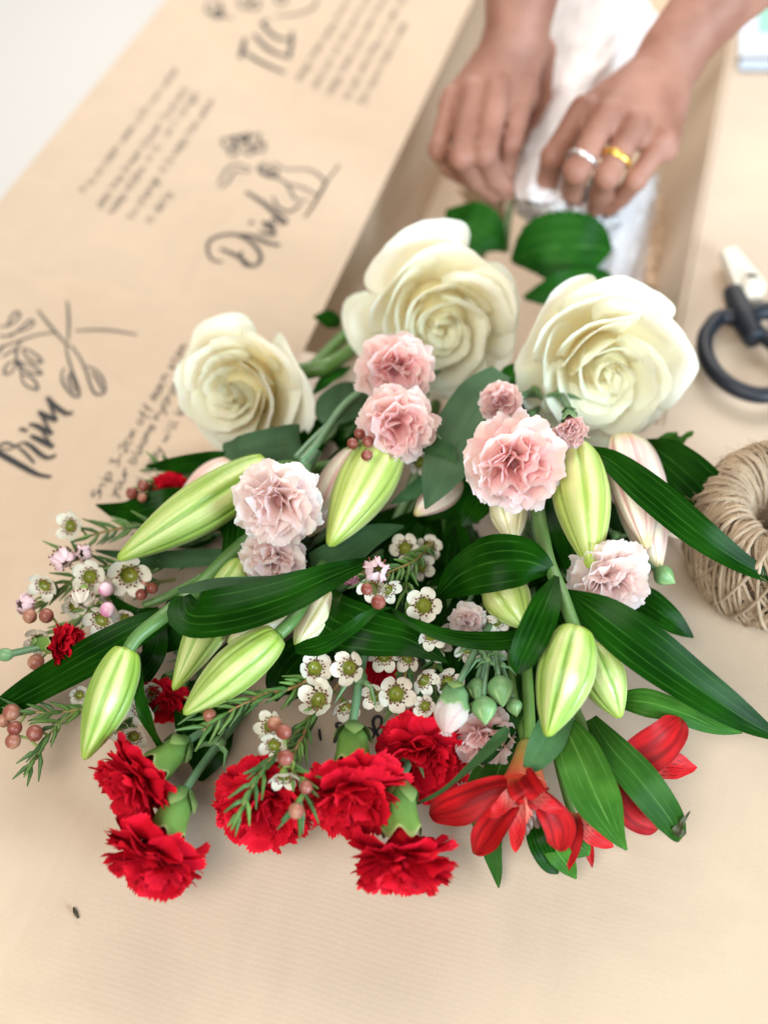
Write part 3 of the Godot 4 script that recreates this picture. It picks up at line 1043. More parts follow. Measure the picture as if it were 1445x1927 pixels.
	for l in [[[-10, 658], [10, 650], [40, 640], [70, 630], [105, 625]], [[143, 622], [180, 620], [215, 622], [258, 629]], [[40, 642], [32, 660], [33, 680], [42, 702]], [[0, 614], [14, 612], [22, 596], [32, 586], [38, 594], [28, 606], [16, 614]],
			[[20, 634], [34, 622], [46, 612], [58, 602], [64, 608], [52, 618], [34, 624]], [[0, 632], [14, 632], [28, 626]], [[44, 655], [58, 660], [74, 672], [79, 682], [64, 680], [48, 668], [44, 655]], [[36, 680], [52, 684], [68, 692], [79, 703], [62, 702], [46, 694], [36, 680]],
			[[32, 679], [18, 682], [9, 696], [12, 704], [24, 698], [32, 679]], [[40, 704], [46, 722], [60, 730], [72, 732], [66, 716], [52, 706], [40, 704]], [[36, 652], [20, 662], [4, 672]], [[10, 650], [-4, 664], [-14, 672]],
			[[72, 583], [96, 614], [128, 650]], [[127, 566], [130, 600], [129, 640]], [[128, 645], [126, 660], [134, 690], [150, 740], [138, 744], [120, 722], [117, 704], [122, 692]], [[134, 650], [148, 668], [160, 692], [176, 736], [190, 742], [198, 734], [194, 712], [180, 696], [164, 688]],
			[[131, 700], [140, 716], [150, 738]], [[172, 700], [184, 714], [192, 734]], [[128, 706], [132, 722], [142, 738]],
			[[411, 346], [420, 328], [434, 312], [450, 309], [474, 318]], [[414, 354], [430, 342], [444, 322], [470, 324]], [[515, 306], [540, 318], [574, 318], [596, 326], [612, 344], [604, 362], [588, 388], [574, 408]], [[490, 320], [520, 334], [540, 346], [556, 374], [580, 376]], [[540, 346], [568, 352], [596, 366]],
			[[640, 308], [612, 346], [588, 388], [574, 408]], [[500, 304], [486, 318], [506, 332], [524, 330]]]:
		ribbon(th, l, 0.04, 5.2, 5.2)
	for q in [[432, 266, 12], [448, 262, 10], [462, 258, 9], [478, 262, 13], [470, 282, 9], [440, 284, 9], [490, 276, 10], [502, 320, 10], [516, 326, 8], [404, 14, 14], [412, 24, 10], [462, 4, 12], [480, 8, 10], [530, -2, 10]]:
		var ring := []
		for k in 9:
			var an := TAU * k / 7.0
			ring.append([q[0] + cos(an) * q[2] * (1.0 + 0.35 * sin(k * 2.4)), q[1] + sin(an) * q[2] * 0.8 * (1.0 + 0.35 * cos(k * 3.1))])
		ribbon(th, ring, 0.045, 5, 5)
	ribbon(th, [[520, 30], [560, 26], [590, 14], [596, -6]], 0.04, 6, 6)
	ribbon(th, [[392, 26], [440, 34]], 0.05, 4, 4)
	put_print(lid_o, "drawing", th, M.ink_thin).set_meta("kind", "stuff")
	var hw := MB.new()
	var u := -axis_b
	for l in [["Snip 3-2cm off each stem", 184, 942, 0.0088], ["your blooms hydrated", 216, 938, 0.0084], ["and they will last long", 250, 946, 0.0084],
			["Fill a clean vase with cool water", 162, 362, 0.0090], ["add the fresh flower food and", 190, 392, 0.0090], ["keep stems in it. Don't forget", 213, 402, 0.0090], ["to change it & keep the water", 248, 414, 0.0090], ["it daily", 283, 424, 0.0090],
			["keep them away from the heat", 566, 152, 0.0105], ["and out of the sun & a draught", 596, 166, 0.0105], ["keep them cool when the sun", 624, 178, 0.0105], ["is out and they will last well", 654, 190, 0.0105], ["for more than a week", 684, 198, 0.0105]]:
		handwriting(hw, l[0], P(l[1], l[2], 0.05), axis_a, u, l[3], 0.00075)
	put_print(lid_o, "handwriting", hw, M.ink_thin).set_meta("kind", "stuff")
	# the front word, half hidden under the flowers
	var fw := MB.new()
	ribbon(fw, [[644, 1361], [635, 1361], [634, 1367], [641, 1374], [650, 1372]], 0.05, 6, 9)
	ribbon(fw, [[628, 1398], [636, 1388], [642, 1378]], 0.055, 7, 8)
	ribbon(fw, [[684, 1371], [696, 1370], [704, 1380], [700, 1390]], 0.05, 3, 6)
	ribbon(fw, [[717, 1394], [708, 1378], [702, 1362], [704, 1352], [711, 1348], [718, 1353], [716, 1365], [707, 1378], [698, 1392]], 0.06, 9, 5)
	ribbon(fw, [[742, 1368], [732, 1368], [723, 1374], [722, 1384], [734, 1388]], 0.05, 5, 9)
	ribbon(fw, [[601, 1372], [602, 1384], [604, 1394]], 0.05, 7, 6)
	put_print(o, "lettering", fw, M.ink)


func put_print(parent: Node3D, called: String, mb: MB, m: Material) -> MeshInstance3D:
	return put(parent, called, mb, m)


func sheet(parent: Node3D, called: String, rows: Array, nu: int, nv: int, crumple: float, freq: float, m: Material) -> void:
	# a sheet of paper through a net of [px, py, height] points, one row after another
	var net := []
	for r in rows:
		var l := []
		for q in r:
			var p := P(q[0], q[1], q[2])
			l.append([p.x, p.y, p.z])
		net.append(cat(l, nu))
	var mb := MB.new()
	var cols := []
	for i in nu + 1:
		var l := []
		for r in net:
			l.append(r[i])
		cols.append(cat(l, nv))
	var f := func(a: float, t: float) -> Array:
		var q: Array = cols[int(round(a * nu))][int(round(t * nv))]
		var p := Vector3(q[0], q[1], q[2])
		var x := p * freq
		var k := absf(noise.get_noise_3d(x.x, x.y, x.z)) * 2.0 - 0.4 + 0.5 * absf(noise.get_noise_3d(x.y * 2.1 + 9.0, x.z * 2.1, x.x * 2.1))
		return [p + Vector3(0.4 * sin(x.z), 0.8, 0.4).normalized() * k * crumple, Color.WHITE]
	mb.grid(nu, nv, f)
	put(parent, called, mb, m)


func build_paper() -> void:
	var o := thing("wrapping_paper", "white tissue paper in the carton being unfolded between both hands", "wrapping paper", P(1090, 180, 2))
	sheet(o, "sheet", [[[1040, -90, 6], [1150, -60, 8], [1250, 40, 7]], [[1010, 80, 5], [1110, 90, 8], [1190, 120, 6]], [[975, 240, 4], [1050, 240, 7], [1120, 250, 5]], [[938, 340, 3], [985, 375, 4.5], [1090, 390, 4]]], 30, 40, 0.006, 900.0, M.paper)
	sheet(o, "crumpled_edge", [[[935, 330, 3], [1010, 345, 4.2], [1100, 350, 4], [1180, 350, 3]], [[960, 375, 2.5], [1020, 392, 3.8], [1100, 400, 3.6], [1160, 400, 2]], [[985, 410, 1], [1040, 430, 2], [1110, 440, 1.8], [1170, 430, 1]]], 50, 26, 0.016, 1900.0, M.paper)
	sheet(o, "sheet", [[[1110, 330, 1.5], [1180, 350, 2.0], [1236, 330, -2]], [[1080, 430, -1], [1170, 430, 0.5], [1232, 440, -4]], [[1060, 560, -3], [1160, 550, -2], [1236, 560, -6]]], 34, 34, 0.006, 700.0, M.paper)
	var k := thing("kraft_wrapping_paper", "loose tan kraft paper wrapped round the stems inside the carton", "wrapping paper", P(1150, 440, -5))
	sheet(k, "sheet", [[[1190, 330, -3], [1215, 340, -2.5], [1250, 380, -4]], [[1195, 430, -4], [1220, 430, -3], [1250, 450, -5]], [[1200, 540, -5], [1220, 540, -4], [1250, 560, -6]]], 20, 24, 0.005, 900.0, M.kraft_paper)
	sheet(k, "sheet", [[[860, 360, -1], [905, 350, 0.5], [960, 350, 1]], [[880, 390, -3], [915, 385, -1], [950, 390, 0]], [[900, 420, -4], [930, 420, -2], [955, 420, -1]]], 20, 20, 0.006, 1500.0, M.kraft_paper)
	sheet(k, "sheet", [[[1000, -80, 4], [1060, -90, 6]], [[1010, 60, 3], [1060, 20, 5]], [[1000, 120, 2], [1040, 120, 4]]], 14, 20, 0.006, 1100.0, M.kraft_paper)
	sheet(k, "sheet", [[[1180, -60, 3], [1300, -60, 4]], [[1220, 30, 2], [1330, 60, 2]]], 14, 14, 0.006, 1100.0, M.kraft_paper)
	var mg := thing("magazine", "pale blue magazine lying beyond the carton at the table edge", "magazine", P(1440, 70, 0.5))
	var mb := MB.new()
	mb.slab([P(1392, 118, 0.6), P(1392, -120, 0.6), P(1700, -120, 0.6), P(1700, 118, 0.6)], 0.006, Vector3.ZERO, Vector3.RIGHT, Vector3.BACK, 1.0)
	for i in mb.c.size():
		mb.c[i] = Color(0.62, 0.70, 0.80)
	put(mg, "cover", mb, M.magazine)
	var sp := MB.new()
	sp.tube(PackedVector3Array([P(1388, 113, 0.45), P(1500, 113, 0.45), P(1700, 113, 0.45)]), [0.003, 0.003], 8, Color(0.07, 0.08, 0.12))
	put(mg, "spine", sp, M.magazine)
	var pc := MB.new()
	pc.slab([P(1425, 62, 0.66), P(1432, -60, 0.66), P(1600, -60, 0.66), P(1600, 52, 0.66)], 0.0004, Vector3.ZERO, Vector3.RIGHT, Vector3.BACK, 1.0)
	for i in pc.c.size():
		pc.c[i] = Color(0.25, 0.55, 0.45)
	put(mg, "printed_picture", pc, M.magazine)


# ------------------------------------------------------------------ hands
func body(mb: MB, bones: Array, cell: float, k: float) -> void:
	# smooth union of tapered capsules [from, to, radius, radius], meshed as surface nets
	var lo := Vector3.ONE * 1e9
	var hi := -lo
	for b in bones:
		for e in 2:
			lo = lo.min(b[e] - Vector3.ONE * (b[2 + e] + cell * 3 + k))
			hi = hi.max(b[e] + Vector3.ONE * (b[2 + e] + cell * 3 + k))
	var d := Vector3i(((hi - lo) / cell).ceil()) + Vector3i.ONE
	var sx := 1
	var sy := d.x
	var sz := d.x * d.y
	var f := PackedFloat32Array()
	f.resize(d.x * d.y * d.z)
	f.fill(1.0)
	for b in bones:
		var p0: Vector3 = b[0]
		var p1: Vector3 = b[1]
		var r0: float = b[2]
		var r1: float = b[3]
		var kk: float = b[4] if b.size() > 4 else k
		var ab := p1 - p0
		var l2 := maxf(ab.length_squared(), 1e-9)
		var pad := Vector3.ONE * (maxf(r0, r1) + kk + cell * 2.0)
		var i0 := Vector3i((((p0.min(p1) - pad) - lo) / cell).floor()).max(Vector3i.ZERO)
		var i1 := Vector3i((((p0.max(p1) + pad) - lo) / cell).ceil()).min(d - Vector3i.ONE)
		for z in range(i0.z, i1.z + 1):
			for y in range(i0.y, i1.y + 1):
				var q := z * sz + y * sy
				for x in range(i0.x, i1.x + 1):
					var p := lo + Vector3(x, y, z) * cell - p0
					var t := clampf(p.dot(ab) / l2, 0.0, 1.0)
					var s := (p - ab * t).length() - lerpf(r0, r1, t)
					var o := f[q + x]
					if o > 0.5:
						f[q + x] = s
					else:
						var h := clampf(0.5 + 0.5 * (o - s) / kk, 0.0, 1.0)
						f[q + x] = lerpf(o, s, h) - kk * h * (1.0 - h)
	var at := {}
	var corner := [0, sx, sy, sx + sy, sz, sz + sx, sz + sy, sz + sx + sy]
	var edges := [[0, 1], [2, 3], [4, 5], [6, 7], [0, 2], [1, 3], [4, 6], [5, 7], [0, 4], [1, 5], [2, 6], [3, 7]]
	for z in d.z - 1:
		for y in d.y - 1:
			for x in d.x - 1:
				var q := z * sz + y * sy + x
				var m := 0
				for e in 8:
					if f[q + corner[e]] < 0.0:
						m |= 1 << e
				if m == 0 or m == 255:
					continue
				var sum := Vector3.ZERO
				var n := 0
				for e in edges:
					var a: int = e[0]
					var b: int = e[1]
					if ((m >> a) ^ (m >> b)) & 1:
						var fa := f[q + corner[a]]
						var t := fa / (fa - f[q + corner[b]])
						sum += Vector3(a & 1, (a >> 1) & 1, a >> 2).lerp(Vector3(b & 1, (b >> 1) & 1, b >> 2), t)
						n += 1
				var p := lo + (Vector3(x, y, z) + sum / n) * cell
				at[q] = mb.v.size()
				mb.v.append(p)
				mb.uv.append(Vector2.ZERO)
				var tone := 0.5 + 1.1 * noise.get_noise_3d(p.x * 500.0, p.y * 500.0, p.z * 500.0)
				mb.c.append(Color(0.30, 0.135, 0.092).lerp(Color(0.43, 0.215, 0.155), clampf(tone, 0.0, 1.0)))
	for q in at:
		for e in 3:
			var s: int = [sx, sy, sz][e]
			var u: int = [sy, sz, sx][e]
			var w: int = [sz, sx, sy][e]
			var inside := f[q] < 0.0
			if inside == (f[q + s] < 0.0) or not at.has(q - u) or not at.has(q - w) or not at.has(q - u - w):
				continue
			var a: int = at[q]
			var b: int = at[q - u]
			var c: int = at[q - u - w]
			var g: int = at[q - w]
			mb.ix.append_array([a, c, b, a, g, c] if inside else [a, b, c, a, c, g])


func build_person() -> void:
	var o := thing("person", "person reaching into the carton with both bare forearms, parting the paper", "person", P(1100, 150, 6))
	for side in 2:
		var J := {}
		var rows: Array
		if side == 0:
			rows = [["elbow", 1010, -330, 22], ["arm", 992, -90, 15], ["wrist", 972, 62, 11.0],
				["pinky0", 852, 182, 8.2], ["pinky1", 826, 282, 6.8], ["pinky2", 848, 318, 4.9], ["pinky3", 888, 345, 3.6],
				["ring0", 893, 170, 8.9], ["ring1", 868, 296, 7.2], ["ring2", 894, 336, 5.0], ["ring3", 930, 366, 3.6],
				["middle0", 938, 165, 9.3], ["middle1", 912, 290, 7.4], ["middle2", 930, 334, 5.2], ["middle3", 955, 362, 3.8],
				["index0", 985, 165, 9.0], ["index1", 962, 268, 7.0], ["index2", 950, 316, 5.0], ["index3", 950, 350, 3.6],
				["thumb0", 1010, 100, 8.6], ["thumb1", 1012, 190, 6.4], ["thumb2", 985, 270, 4.6], ["thumb3", 955, 325, 3.4]]
		else:
			rows = [["elbow", 1600, -330, 20], ["arm", 1400, -62, 14.5], ["wrist", 1268, 92, 11.0],
				["index0", 1098, 204, 9.2], ["index1", 1040, 296, 7.4], ["index2", 1030, 336, 5.4], ["index3", 1032, 362, 4.0],
				["middle0", 1142, 214, 9.8], ["middle1", 1084, 322, 7.8], ["middle2", 1076, 358, 5.6], ["middle3", 1082, 378, 4.0],
				["ring0", 1196, 232, 9.6], ["ring1", 1142, 332, 7.6], ["ring2", 1128, 368, 5.4], ["ring3", 1120, 392, 4.0],
				["pinky0", 1252, 258, 9.0], ["pinky1", 1196, 338, 7.2], ["pinky2", 1168, 372, 5.4], ["pinky3", 1146, 394, 4.2],
				["thumb0", 1172, 170, 7.0], ["thumb1", 1090, 235, 5.4], ["thumb2", 1030, 285, 4.4], ["thumb3", 1000, 332, 3.4]]
		for r in rows:
			J[r[0]] = P(r[1], r[2], r[3])
		var down := Vector3(0, -0.006, 0)
		var bones := [[J.elbow, J.arm, 0.036, 0.0255], [J.arm, J.wrist, 0.0255, 0.0195]]
		for f in ["index", "middle", "ring", "pinky"]:
			var g: float = {"index": 1.0, "middle": 1.03, "ring": 0.98, "pinky": 0.86}[f]
			bones.append([J.wrist + down, J[f + "0"] + down, 0.0135, 0.0082 * g, 0.010])
			bones.append([J.wrist.lerp(J[f + "0"], 0.45) + down * 1.5, J[f + "0"] + down * 1.2, 0.0115, 0.0088 * g, 0.008])
		for f in ["index", "middle", "ring", "pinky"]:
			var g: float = {"index": 1.0, "middle": 1.03, "ring": 0.98, "pinky": 0.86}[f]
			bones.append([J[f + "0"], J[f + "1"], 0.0082 * g, 0.0072 * g, 0.0018])
			bones.append([J[f + "1"], J[f + "1"], 0.0079 * g, 0.0079 * g, 0.0016])
			bones.append([J[f + "1"], J[f + "2"], 0.0072 * g, 0.0067 * g, 0.0016])
			bones.append([J[f + "2"], J[f + "3"], 0.0067 * g, 0.0055 * g, 0.0016])
		bones.append([J.wrist + down * 2, J.thumb0, 0.013, 0.0115, 0.010])
		bones.append([J.thumb0, J.thumb1, 0.0115, 0.0085, 0.004])
		bones.append([J.thumb1, J.thumb2, 0.0084, 0.0076, 0.003])
		bones.append([J.thumb2, J.thumb3, 0.0076, 0.0058, 0.003])
		var mb := MB.new()
		body(mb, bones, 0.0021, 0.008)
		var arm := put(o, "arm", mb, M.skin)
		if side == 1:
			for q in [["gold_ring", "ring", 0.66, M.gold, 0.0020], ["silver_ring", "middle", 0.80, M.silver, 0.0014]]:
				var a: Vector3 = J[q[1] + "0"]
				var b: Vector3 = J[q[1] + "1"]
				var c := a.lerp(b, q[2])
				var bs := basis_for((b - a).normalized())
				var rm := MB.new()
				var wd: float = q[4]
				rm.grid(40, 10, func(x, y): return [c + bs * (Vector3(cos(x * TAU), 0, sin(x * TAU)) * (0.0087 + 0.0007 * cos(y * TAU)) + Vector3(0, sin(y * TAU) * wd, 0)), Color.WHITE], true)
				put(arm, q[0], rm, q[3])


func build_scissors() -> void:
	var o := thing("scissors", "scissors with navy loop handles and a cream blade end", "scissors", P(1400, 620, 0.5))
	var mb := MB.new()
	var lp := [[1350, 600, 1.0], [1328, 628, 1.0], [1326, 664, 1.0], [1346, 702, 1.0], [1386, 732, 1.0], [1436, 744, 1.0], [1480, 730, 1.0], [1490, 690, 1.0], [1460, 652, 1.0], [1420, 622, 1.0], [1384, 600, 1.0], [1352, 598, 1.0], [1330, 624, 1.0]]
	mb.tube(path(lp, 70), [0.0048, 0.0048], 12, Color.WHITE)
	put(o, "handle", mb, M.navy)
	var sh := MB.new()
	sh.tube(path([[1420, 640, 1.0], [1400, 600, 1.1], [1388, 575, 1.1], [1378, 548, 1.1]], 16), [0.006, 0.008, 0.007, 0.006], 12, Color.WHITE)
	sh.tube(path([[1390, 600, 0.9], [1440, 585, 0.9], [1500, 600, 0.9], [1560, 650, 0.9], [1540, 720, 0.9]], 24), [0.006, 0.0048], 12, Color.WHITE)
	put(o, "shank", sh, M.navy)
	var bl := MB.new()
	bl.slab([P(1358, 470, 1.2), P(1384, 462, 1.2), P(1444, 534, 1.2), P(1436, 556, 1.2), P(1408, 560, 1.2), P(1388, 546, 1.2)], 0.007, Vector3.ZERO, Vector3.RIGHT, Vector3.BACK, 1.0)
	bl.ball(P(1414, 540, 1.0), Vector3.UP, 0.0085, 0.006, Color.WHITE, Color.WHITE, 20, 10)
	put(o, "blade", bl, M.cream)
	var rv := MB.new()
	rv.ball(P(1414, 524, 1.35), Vector3.UP, 0.0042, 0.0025, Color.WHITE, Color.WHITE, 16, 8)
	put(o, "rivet", rv, M.navy)


func build_twine() -> void:
	var c := P(1462, 1008, 3.6)
	var o := thing("twine_ball", "ball of brown jute twine with a hollow dark middle", "twine", c)
	var tilt := Basis(Vector3.RIGHT, deg_to_rad(6)) * Basis(Vector3.BACK, deg_to_rad(4))
	var surf := func(ph: float, th: float, add: float) -> Vector3:
		# a squat ball with a hole down its axis
		var rr := 0.0280 + (0.0140 + add) * cos(th)
		return c + tilt * Vector3(cos(ph) * rr, sin(th) * (0.0305 + add) , sin(ph) * rr)
	for lay in [["strand", 83, 0.233, 0.0], ["strand", 104, 0.0205, 0.0013]]:
		var mb := MB.new()
		var n: int = lay[1] * 22
		var pts := PackedVector3Array()
		for k in n + 1:
			var th := TAU * k / 22.0
			var drift: float = lay[2]
			var ph: float = th * drift + (0.55 * sin(th * 0.5 + 0.6) if drift < 0.1 else 0.35 * sin(th)) + (0.6 * sin(th * 0.031) if drift < 0.1 else 0.0)
			pts.append(surf.call(ph, th, lay[3] + 0.0012 * sin(k * 0.37) * sin(k * 0.011)))
		mb.tube(pts, [0.0010, 0.0010], 6, Color(0.40, 0.26, 0.145))
		for k in mb.c.size():
			var p := mb.v[k] * 1400.0
			mb.c[k] = Color(0.26, 0.18, 0.11).lerp(Color(0.48, 0.36, 0.245), clampf(0.5 + 0.9 * noise.get_noise_3d(p.x, p.y, p.z), 0.0, 1.0))
		put(o, lay[0], mb, M.twine)
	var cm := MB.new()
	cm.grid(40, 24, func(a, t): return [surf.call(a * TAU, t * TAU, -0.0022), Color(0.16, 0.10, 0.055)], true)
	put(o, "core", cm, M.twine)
	var fz := MB.new()
	for k in 1600:
		var q: Vector3 = surf.call(rng.randf() * TAU, rng.randf() * TAU, 0.0016)
		var d := ((q - c).normalized() * rng.randf_range(0.1, 0.8) + Vector3(rng.randf_range(-1, 1), rng.randf_range(-1, 1), rng.randf_range(-1, 1))).normalized() * rng.randf_range(0.003, 0.008)
		fz.tube(PackedVector3Array([q, q + d * 0.5, q + d + Vector3(0, -0.001, 0)]), [0.0001, 0.00006], 3, Color(0.55, 0.40, 0.24))
	put(o, "fibres", fz, M.twine).set_meta("kind", "stuff")
	var tail := MB.new()
	tail.tube(path([[1300, 1000, 1.2], [1262, 985, 0.5], [1240, 1010, 0.3], [1236, 1040, 0.2], [1215, 1075, 0.2], [1190, 1085, 0.2]], 30), [0.00115, 0.00115], 6, Color(0.36, 0.24, 0.13))
	put(o, "loose_end", tail, M.twine)


# ------------------------------------------------------------------ the bouquet
func build_roses() -> void:
	var green := Color(0.075, 0.17, 0.035)
	var o := thing("rose", "cream rose resting on the printed lid, set apart from two others", "rose", P(450, 740, 3))
	var e := rose_head(o, 446, 738, 4.6, 284, facing(-0.36, 0.36, 0.85), 11, 0.6)
	rose_stem(o, e, [[610, 692, 4.2], [665, 655, 3.0], [760, 560, -1], [860, 470, -3]], 26)
	leaf(o, [[640, 612, 0.5, 14], [618, 600, 1.5, 34], [590, 596, 2.0, 4]], "rose_leaf")
	leaf(o, [[660, 690, 3.2, 4], [620, 712, 3.8, 30, 40], [588, 742, 3.5, 4]], "rose_leaf")
	o = thing("rose", "cream rose in the middle, a spray of pink carnations at its lower rim", "rose", P(825, 595, 4))
	e = rose_head(o, 824, 606, 6.0, 336, facing(0.02, 0.46, 0.88), 23, 1.9)
	rose_stem(o, e, [[850, 560, 1.5], [900, 480, -2], [950, 420, -3]], 26)
	stem(o, [[590, 690, 2.8], [640, 640, 1.6], [700, 590, 0.5]], 24, 24, green)
	leaf(o, [[948, 470, 0.6, 10], [915, 440, 1.6, 84], [872, 418, 2.0, 84], [838, 396, 1.8, 5]], "rose_leaf", {"teeth": 0.06, "fold": 0.1})
	leaf(o, [[962, 492, 0.6, 10], [1010, 470, 2.0, 108], [1070, 464, 2.4, 130], [1120, 465, 2.2, 96], [1152, 470, 1.6, 6]], "rose_leaf", {"teeth": 0.06, "fold": 0.08})
	leaf(o, [[985, 560, 0.5, 8], [1060, 545, 1.2, 70], [1130, 525, 1.0, 40], [1150, 518, 0.8, 4]], "rose_leaf", {"teeth": 0.05})
	stem(o, [[950, 470, 0.5], [955, 420, 0.3], [962, 378, 0.2]], 16, 12, Color(0.10, 0.20, 0.05))
	o = thing("rose", "widest cream rose, beside the scissors, deep yellow inside its outer petals", "rose", P(1135, 690, 5))
	e = rose_head(o, 1134, 702, 7.0, 344, facing(0.08, 0.52, 0.85), 37, 0.2)
	rose_stem(o, e, [[1120, 660, 2], [1090, 560, -2], [1060, 480, -3]], 26)
	leaf(o, [[1225, 838, 4.0, 16], [1255, 826, 4.4, 24, 30], [1282, 826, 4.2, 26, -50], [1304, 812, 4.4, 4]], "alstro_leaf", {"wave": 0.2})
	leaf(o, [[985, 690, 5.2, 10], [958, 705, 5.6, 34], [938, 735, 5.2, 4]], "rose_leaf")


func rose_stem(o: Node3D, from: Vector3, rows: Array, w: float) -> void:
	var pts := PackedVector3Array([from])
	var q := path(rows, 12)
	pts.append_array(q)
	var mb := MB.new()
	mb.tube(pts, [w * 0.5 * S(q[0]) * 1.3, w * 0.5 * S(q[0]), w * 0.5 * S(q[0])], 12, Color(0.075, 0.17, 0.035))
	put(o, "stem", mb, M.stem)
	for k in 5:   # sepals folded back along the hip
		var an := TAU * k / 5.0
		var ax := (from - q[0]).normalized()
		var b := basis_for(ax, an)
		var sp := MB.new()
		sp.grid(6, 10, func(a, t): return [from + b * Vector3((a - 0.5) * 0.012 * sin(PI * (0.12 + 0.86 * t)), 0.002 - 0.018 * t + 0.012 * t * t, 0.006 + 0.012 * sin(t * 2.2)), Color(0.09, 0.2, 0.04)])
		put(o, "sepal", sp, M.green)


func build_lilies() -> void:
	var green := Color(0.085, 0.185, 0.045)
	# the stem that comes forward between the twine and the red flowers
	var o := thing("lily_stem", "lily stem arching over the alstroemeria, its largest glossy bud hanging down", "lily stem", P(1050, 1090, 5))
	stem(o, [[960, 760, 3.0], [1000, 880, 4.5], [1012, 960, 6.0], [1030, 1050, 7.4], [1058, 1120, 8.0], [1082, 1186, 8.2]], 26, 25, green)
	lily_bud(o, [1085, 1178, 8.2], [1028, 1387, 6.6], 106, "green", 0.08)
	lily_bud(o, [1108, 1212, 5.6], [1167, 1352, 4.4], 88, "green", -0.25)
	stem(o, [[1062, 1120, 7.4], [1092, 1170, 6.4], [1112, 1220, 5.6]], 18, 18, green)
	leaf(o, [[1042, 1074, 7.8, 14, 0], [990, 1056, 8.4, 92, 12], [925, 1058, 8.3, 112, 20], [865, 1082, 7.2, 88, 30], [818, 1128, 5.6, 8, 30]], "lily", {"fold": -0.12})
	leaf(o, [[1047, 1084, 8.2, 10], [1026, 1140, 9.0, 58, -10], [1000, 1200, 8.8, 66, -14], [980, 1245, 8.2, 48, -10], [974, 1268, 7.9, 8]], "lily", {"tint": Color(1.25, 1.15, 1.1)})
	leaf(o, [[1066, 1112, 7.8, 8], [1130, 1158, 8.0, 78, -6], [1215, 1222, 7.4, 98, -12], [1310, 1292, 6.2, 84, -16], [1400, 1352, 4.8, 52, -12], [1470, 1392, 3.6, 10]], "lily")
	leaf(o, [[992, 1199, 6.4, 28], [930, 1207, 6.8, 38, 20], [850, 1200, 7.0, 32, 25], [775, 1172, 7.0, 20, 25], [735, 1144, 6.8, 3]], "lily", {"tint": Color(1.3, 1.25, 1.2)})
	leaf(o, [[1160, 1110, 3.0, 20], [1215, 1135, 3.6, 62, -20], [1265, 1170, 3.0, 46, -20], [1304, 1200, 2.2, 4]], "lily")
	# the stem beside the twine
	o = thing("lily_stem", "lily stem below the widest rose with one pale and two pink buds", "lily stem", P(1150, 850, 4))
	stem(o, [[1040, 740, 2.5], [1075, 800, 5.5], [1082, 850, 7.4]], 20, 18, green)
	lily_bud(o, [1082, 838, 7.6], [1113, 1072, 6.8], 106, "pale", -0.10)
	leaf(o, [[1098, 842, 7.6, 8], [1150, 868, 8.2, 44, -18], [1225, 930, 8.0, 72, -22], [1310, 1000, 7.2, 64, -18], [1390, 1056, 6.0, 42, -14], [1470, 1098, 5.0, 12]], "lily")
	leaf(o, [[1212, 830, 5.2, 10], [1258, 862, 5.8, 74, 14], [1315, 912, 5.6, 92, 18], [1370, 972, 4.6, 62, 20], [1400, 1015, 3.8, 24, 10], [1408, 1048, 3.4, 4]], "lily")
	lily_bud(o, [1168, 822, 6.2], [1216, 1034, 5.4], 92, "pink", 0.5)
	lily_bud(o, [1190, 830, 5.2], [1236, 1082, 4.2], 100, "pink", -0.2)
	leaf(o, [[1190, 880, 5.0, 30], [1230, 950, 5.0, 52, 30], [1262, 992, 4.6, 34, 20], [1286, 1014, 4.2, 4]], "pink_tepal", {"name": "tepal"})
	# the front stem at the other side
	o = thing("lily_stem", "lily stem bending low beside the pale waxflowers, its foremost bright green bud pointing down", "lily stem", P(330, 1160, 4))
	stem(o, [[640, 900, 2.0], [540, 960, 3.2], [440, 1040, 4.6], [370, 1110, 5.6], [310, 1158, 6.2], [262, 1196, 6.2], [240, 1226, 6.0]], 30, 25, green)
	stem(o, [[560, 950, 1.8], [430, 1055, 2.8], [330, 1115, 3.2], [270, 1140, 3.0]], 20, 14, green)
	lily_bud(o, [240, 1218, 6.1], [158, 1431, 4.4], 86, "green", 0.15)
	leaf(o, [[338, 1146, 5.6, 16], [262, 1186, 5.6, 62, 20], [170, 1238, 4.8, 76, 26], [70, 1294, 3.2, 64, 24], [-30, 1350, 1.6, 20]], "lily")
	leaf(o, [[258, 1228, 5.0, 12], [264, 1310, 5.4, 26, 30], [284, 1368, 4.8, 28, 50], [310, 1412, 4.0, 18, 40], [332, 1428, 3.6, 3]], "lily", {"wave": 0.1})
	leaf(o, [[344, 1122, 6.4, 30, -10], [360, 1158, 7.0, 86, -16], [440, 1152, 7.6, 96, -24], [540, 1122, 8.2, 82, -22], [630, 1082, 8.4, 48, -16], [722, 1046, 8.4, 4]], "lily", {"fold": 0.3})
	leaf(o, [[336, 1112, 6.2, 10], [420, 1098, 7.6, 34, 40], [520, 1094, 8.0, 40, 50], [600, 1072, 8.4, 10]], "lily_under", {"fold": 0.1})
	lily_bud(o, [455, 1058, 4.6], [326, 1300, 4.4], 82, "green", 0.3)
	lily_bud(o, [526, 1192, 7.0], [345, 1345, 5.0], 86, "green", -0.25)
	stem(o, [[620, 1040, 4.0], [585, 1110, 6.0], [556, 1160, 7.0], [524, 1194, 7.0]], 22, 26, green)
	leaf(o, [[365, 1280, 1.6, 30], [380, 1340, 2.0, 104, -10], [388, 1410, 1.6, 92, -10], [378, 1470, 0.8, 8]], "lily")
	leaf(o, [[300, 1180, 3.5, 30], [290, 1230, 3.5, 44], [250, 1290, 2.6, 40], [215, 1330, 2.2, 4]], "lily")
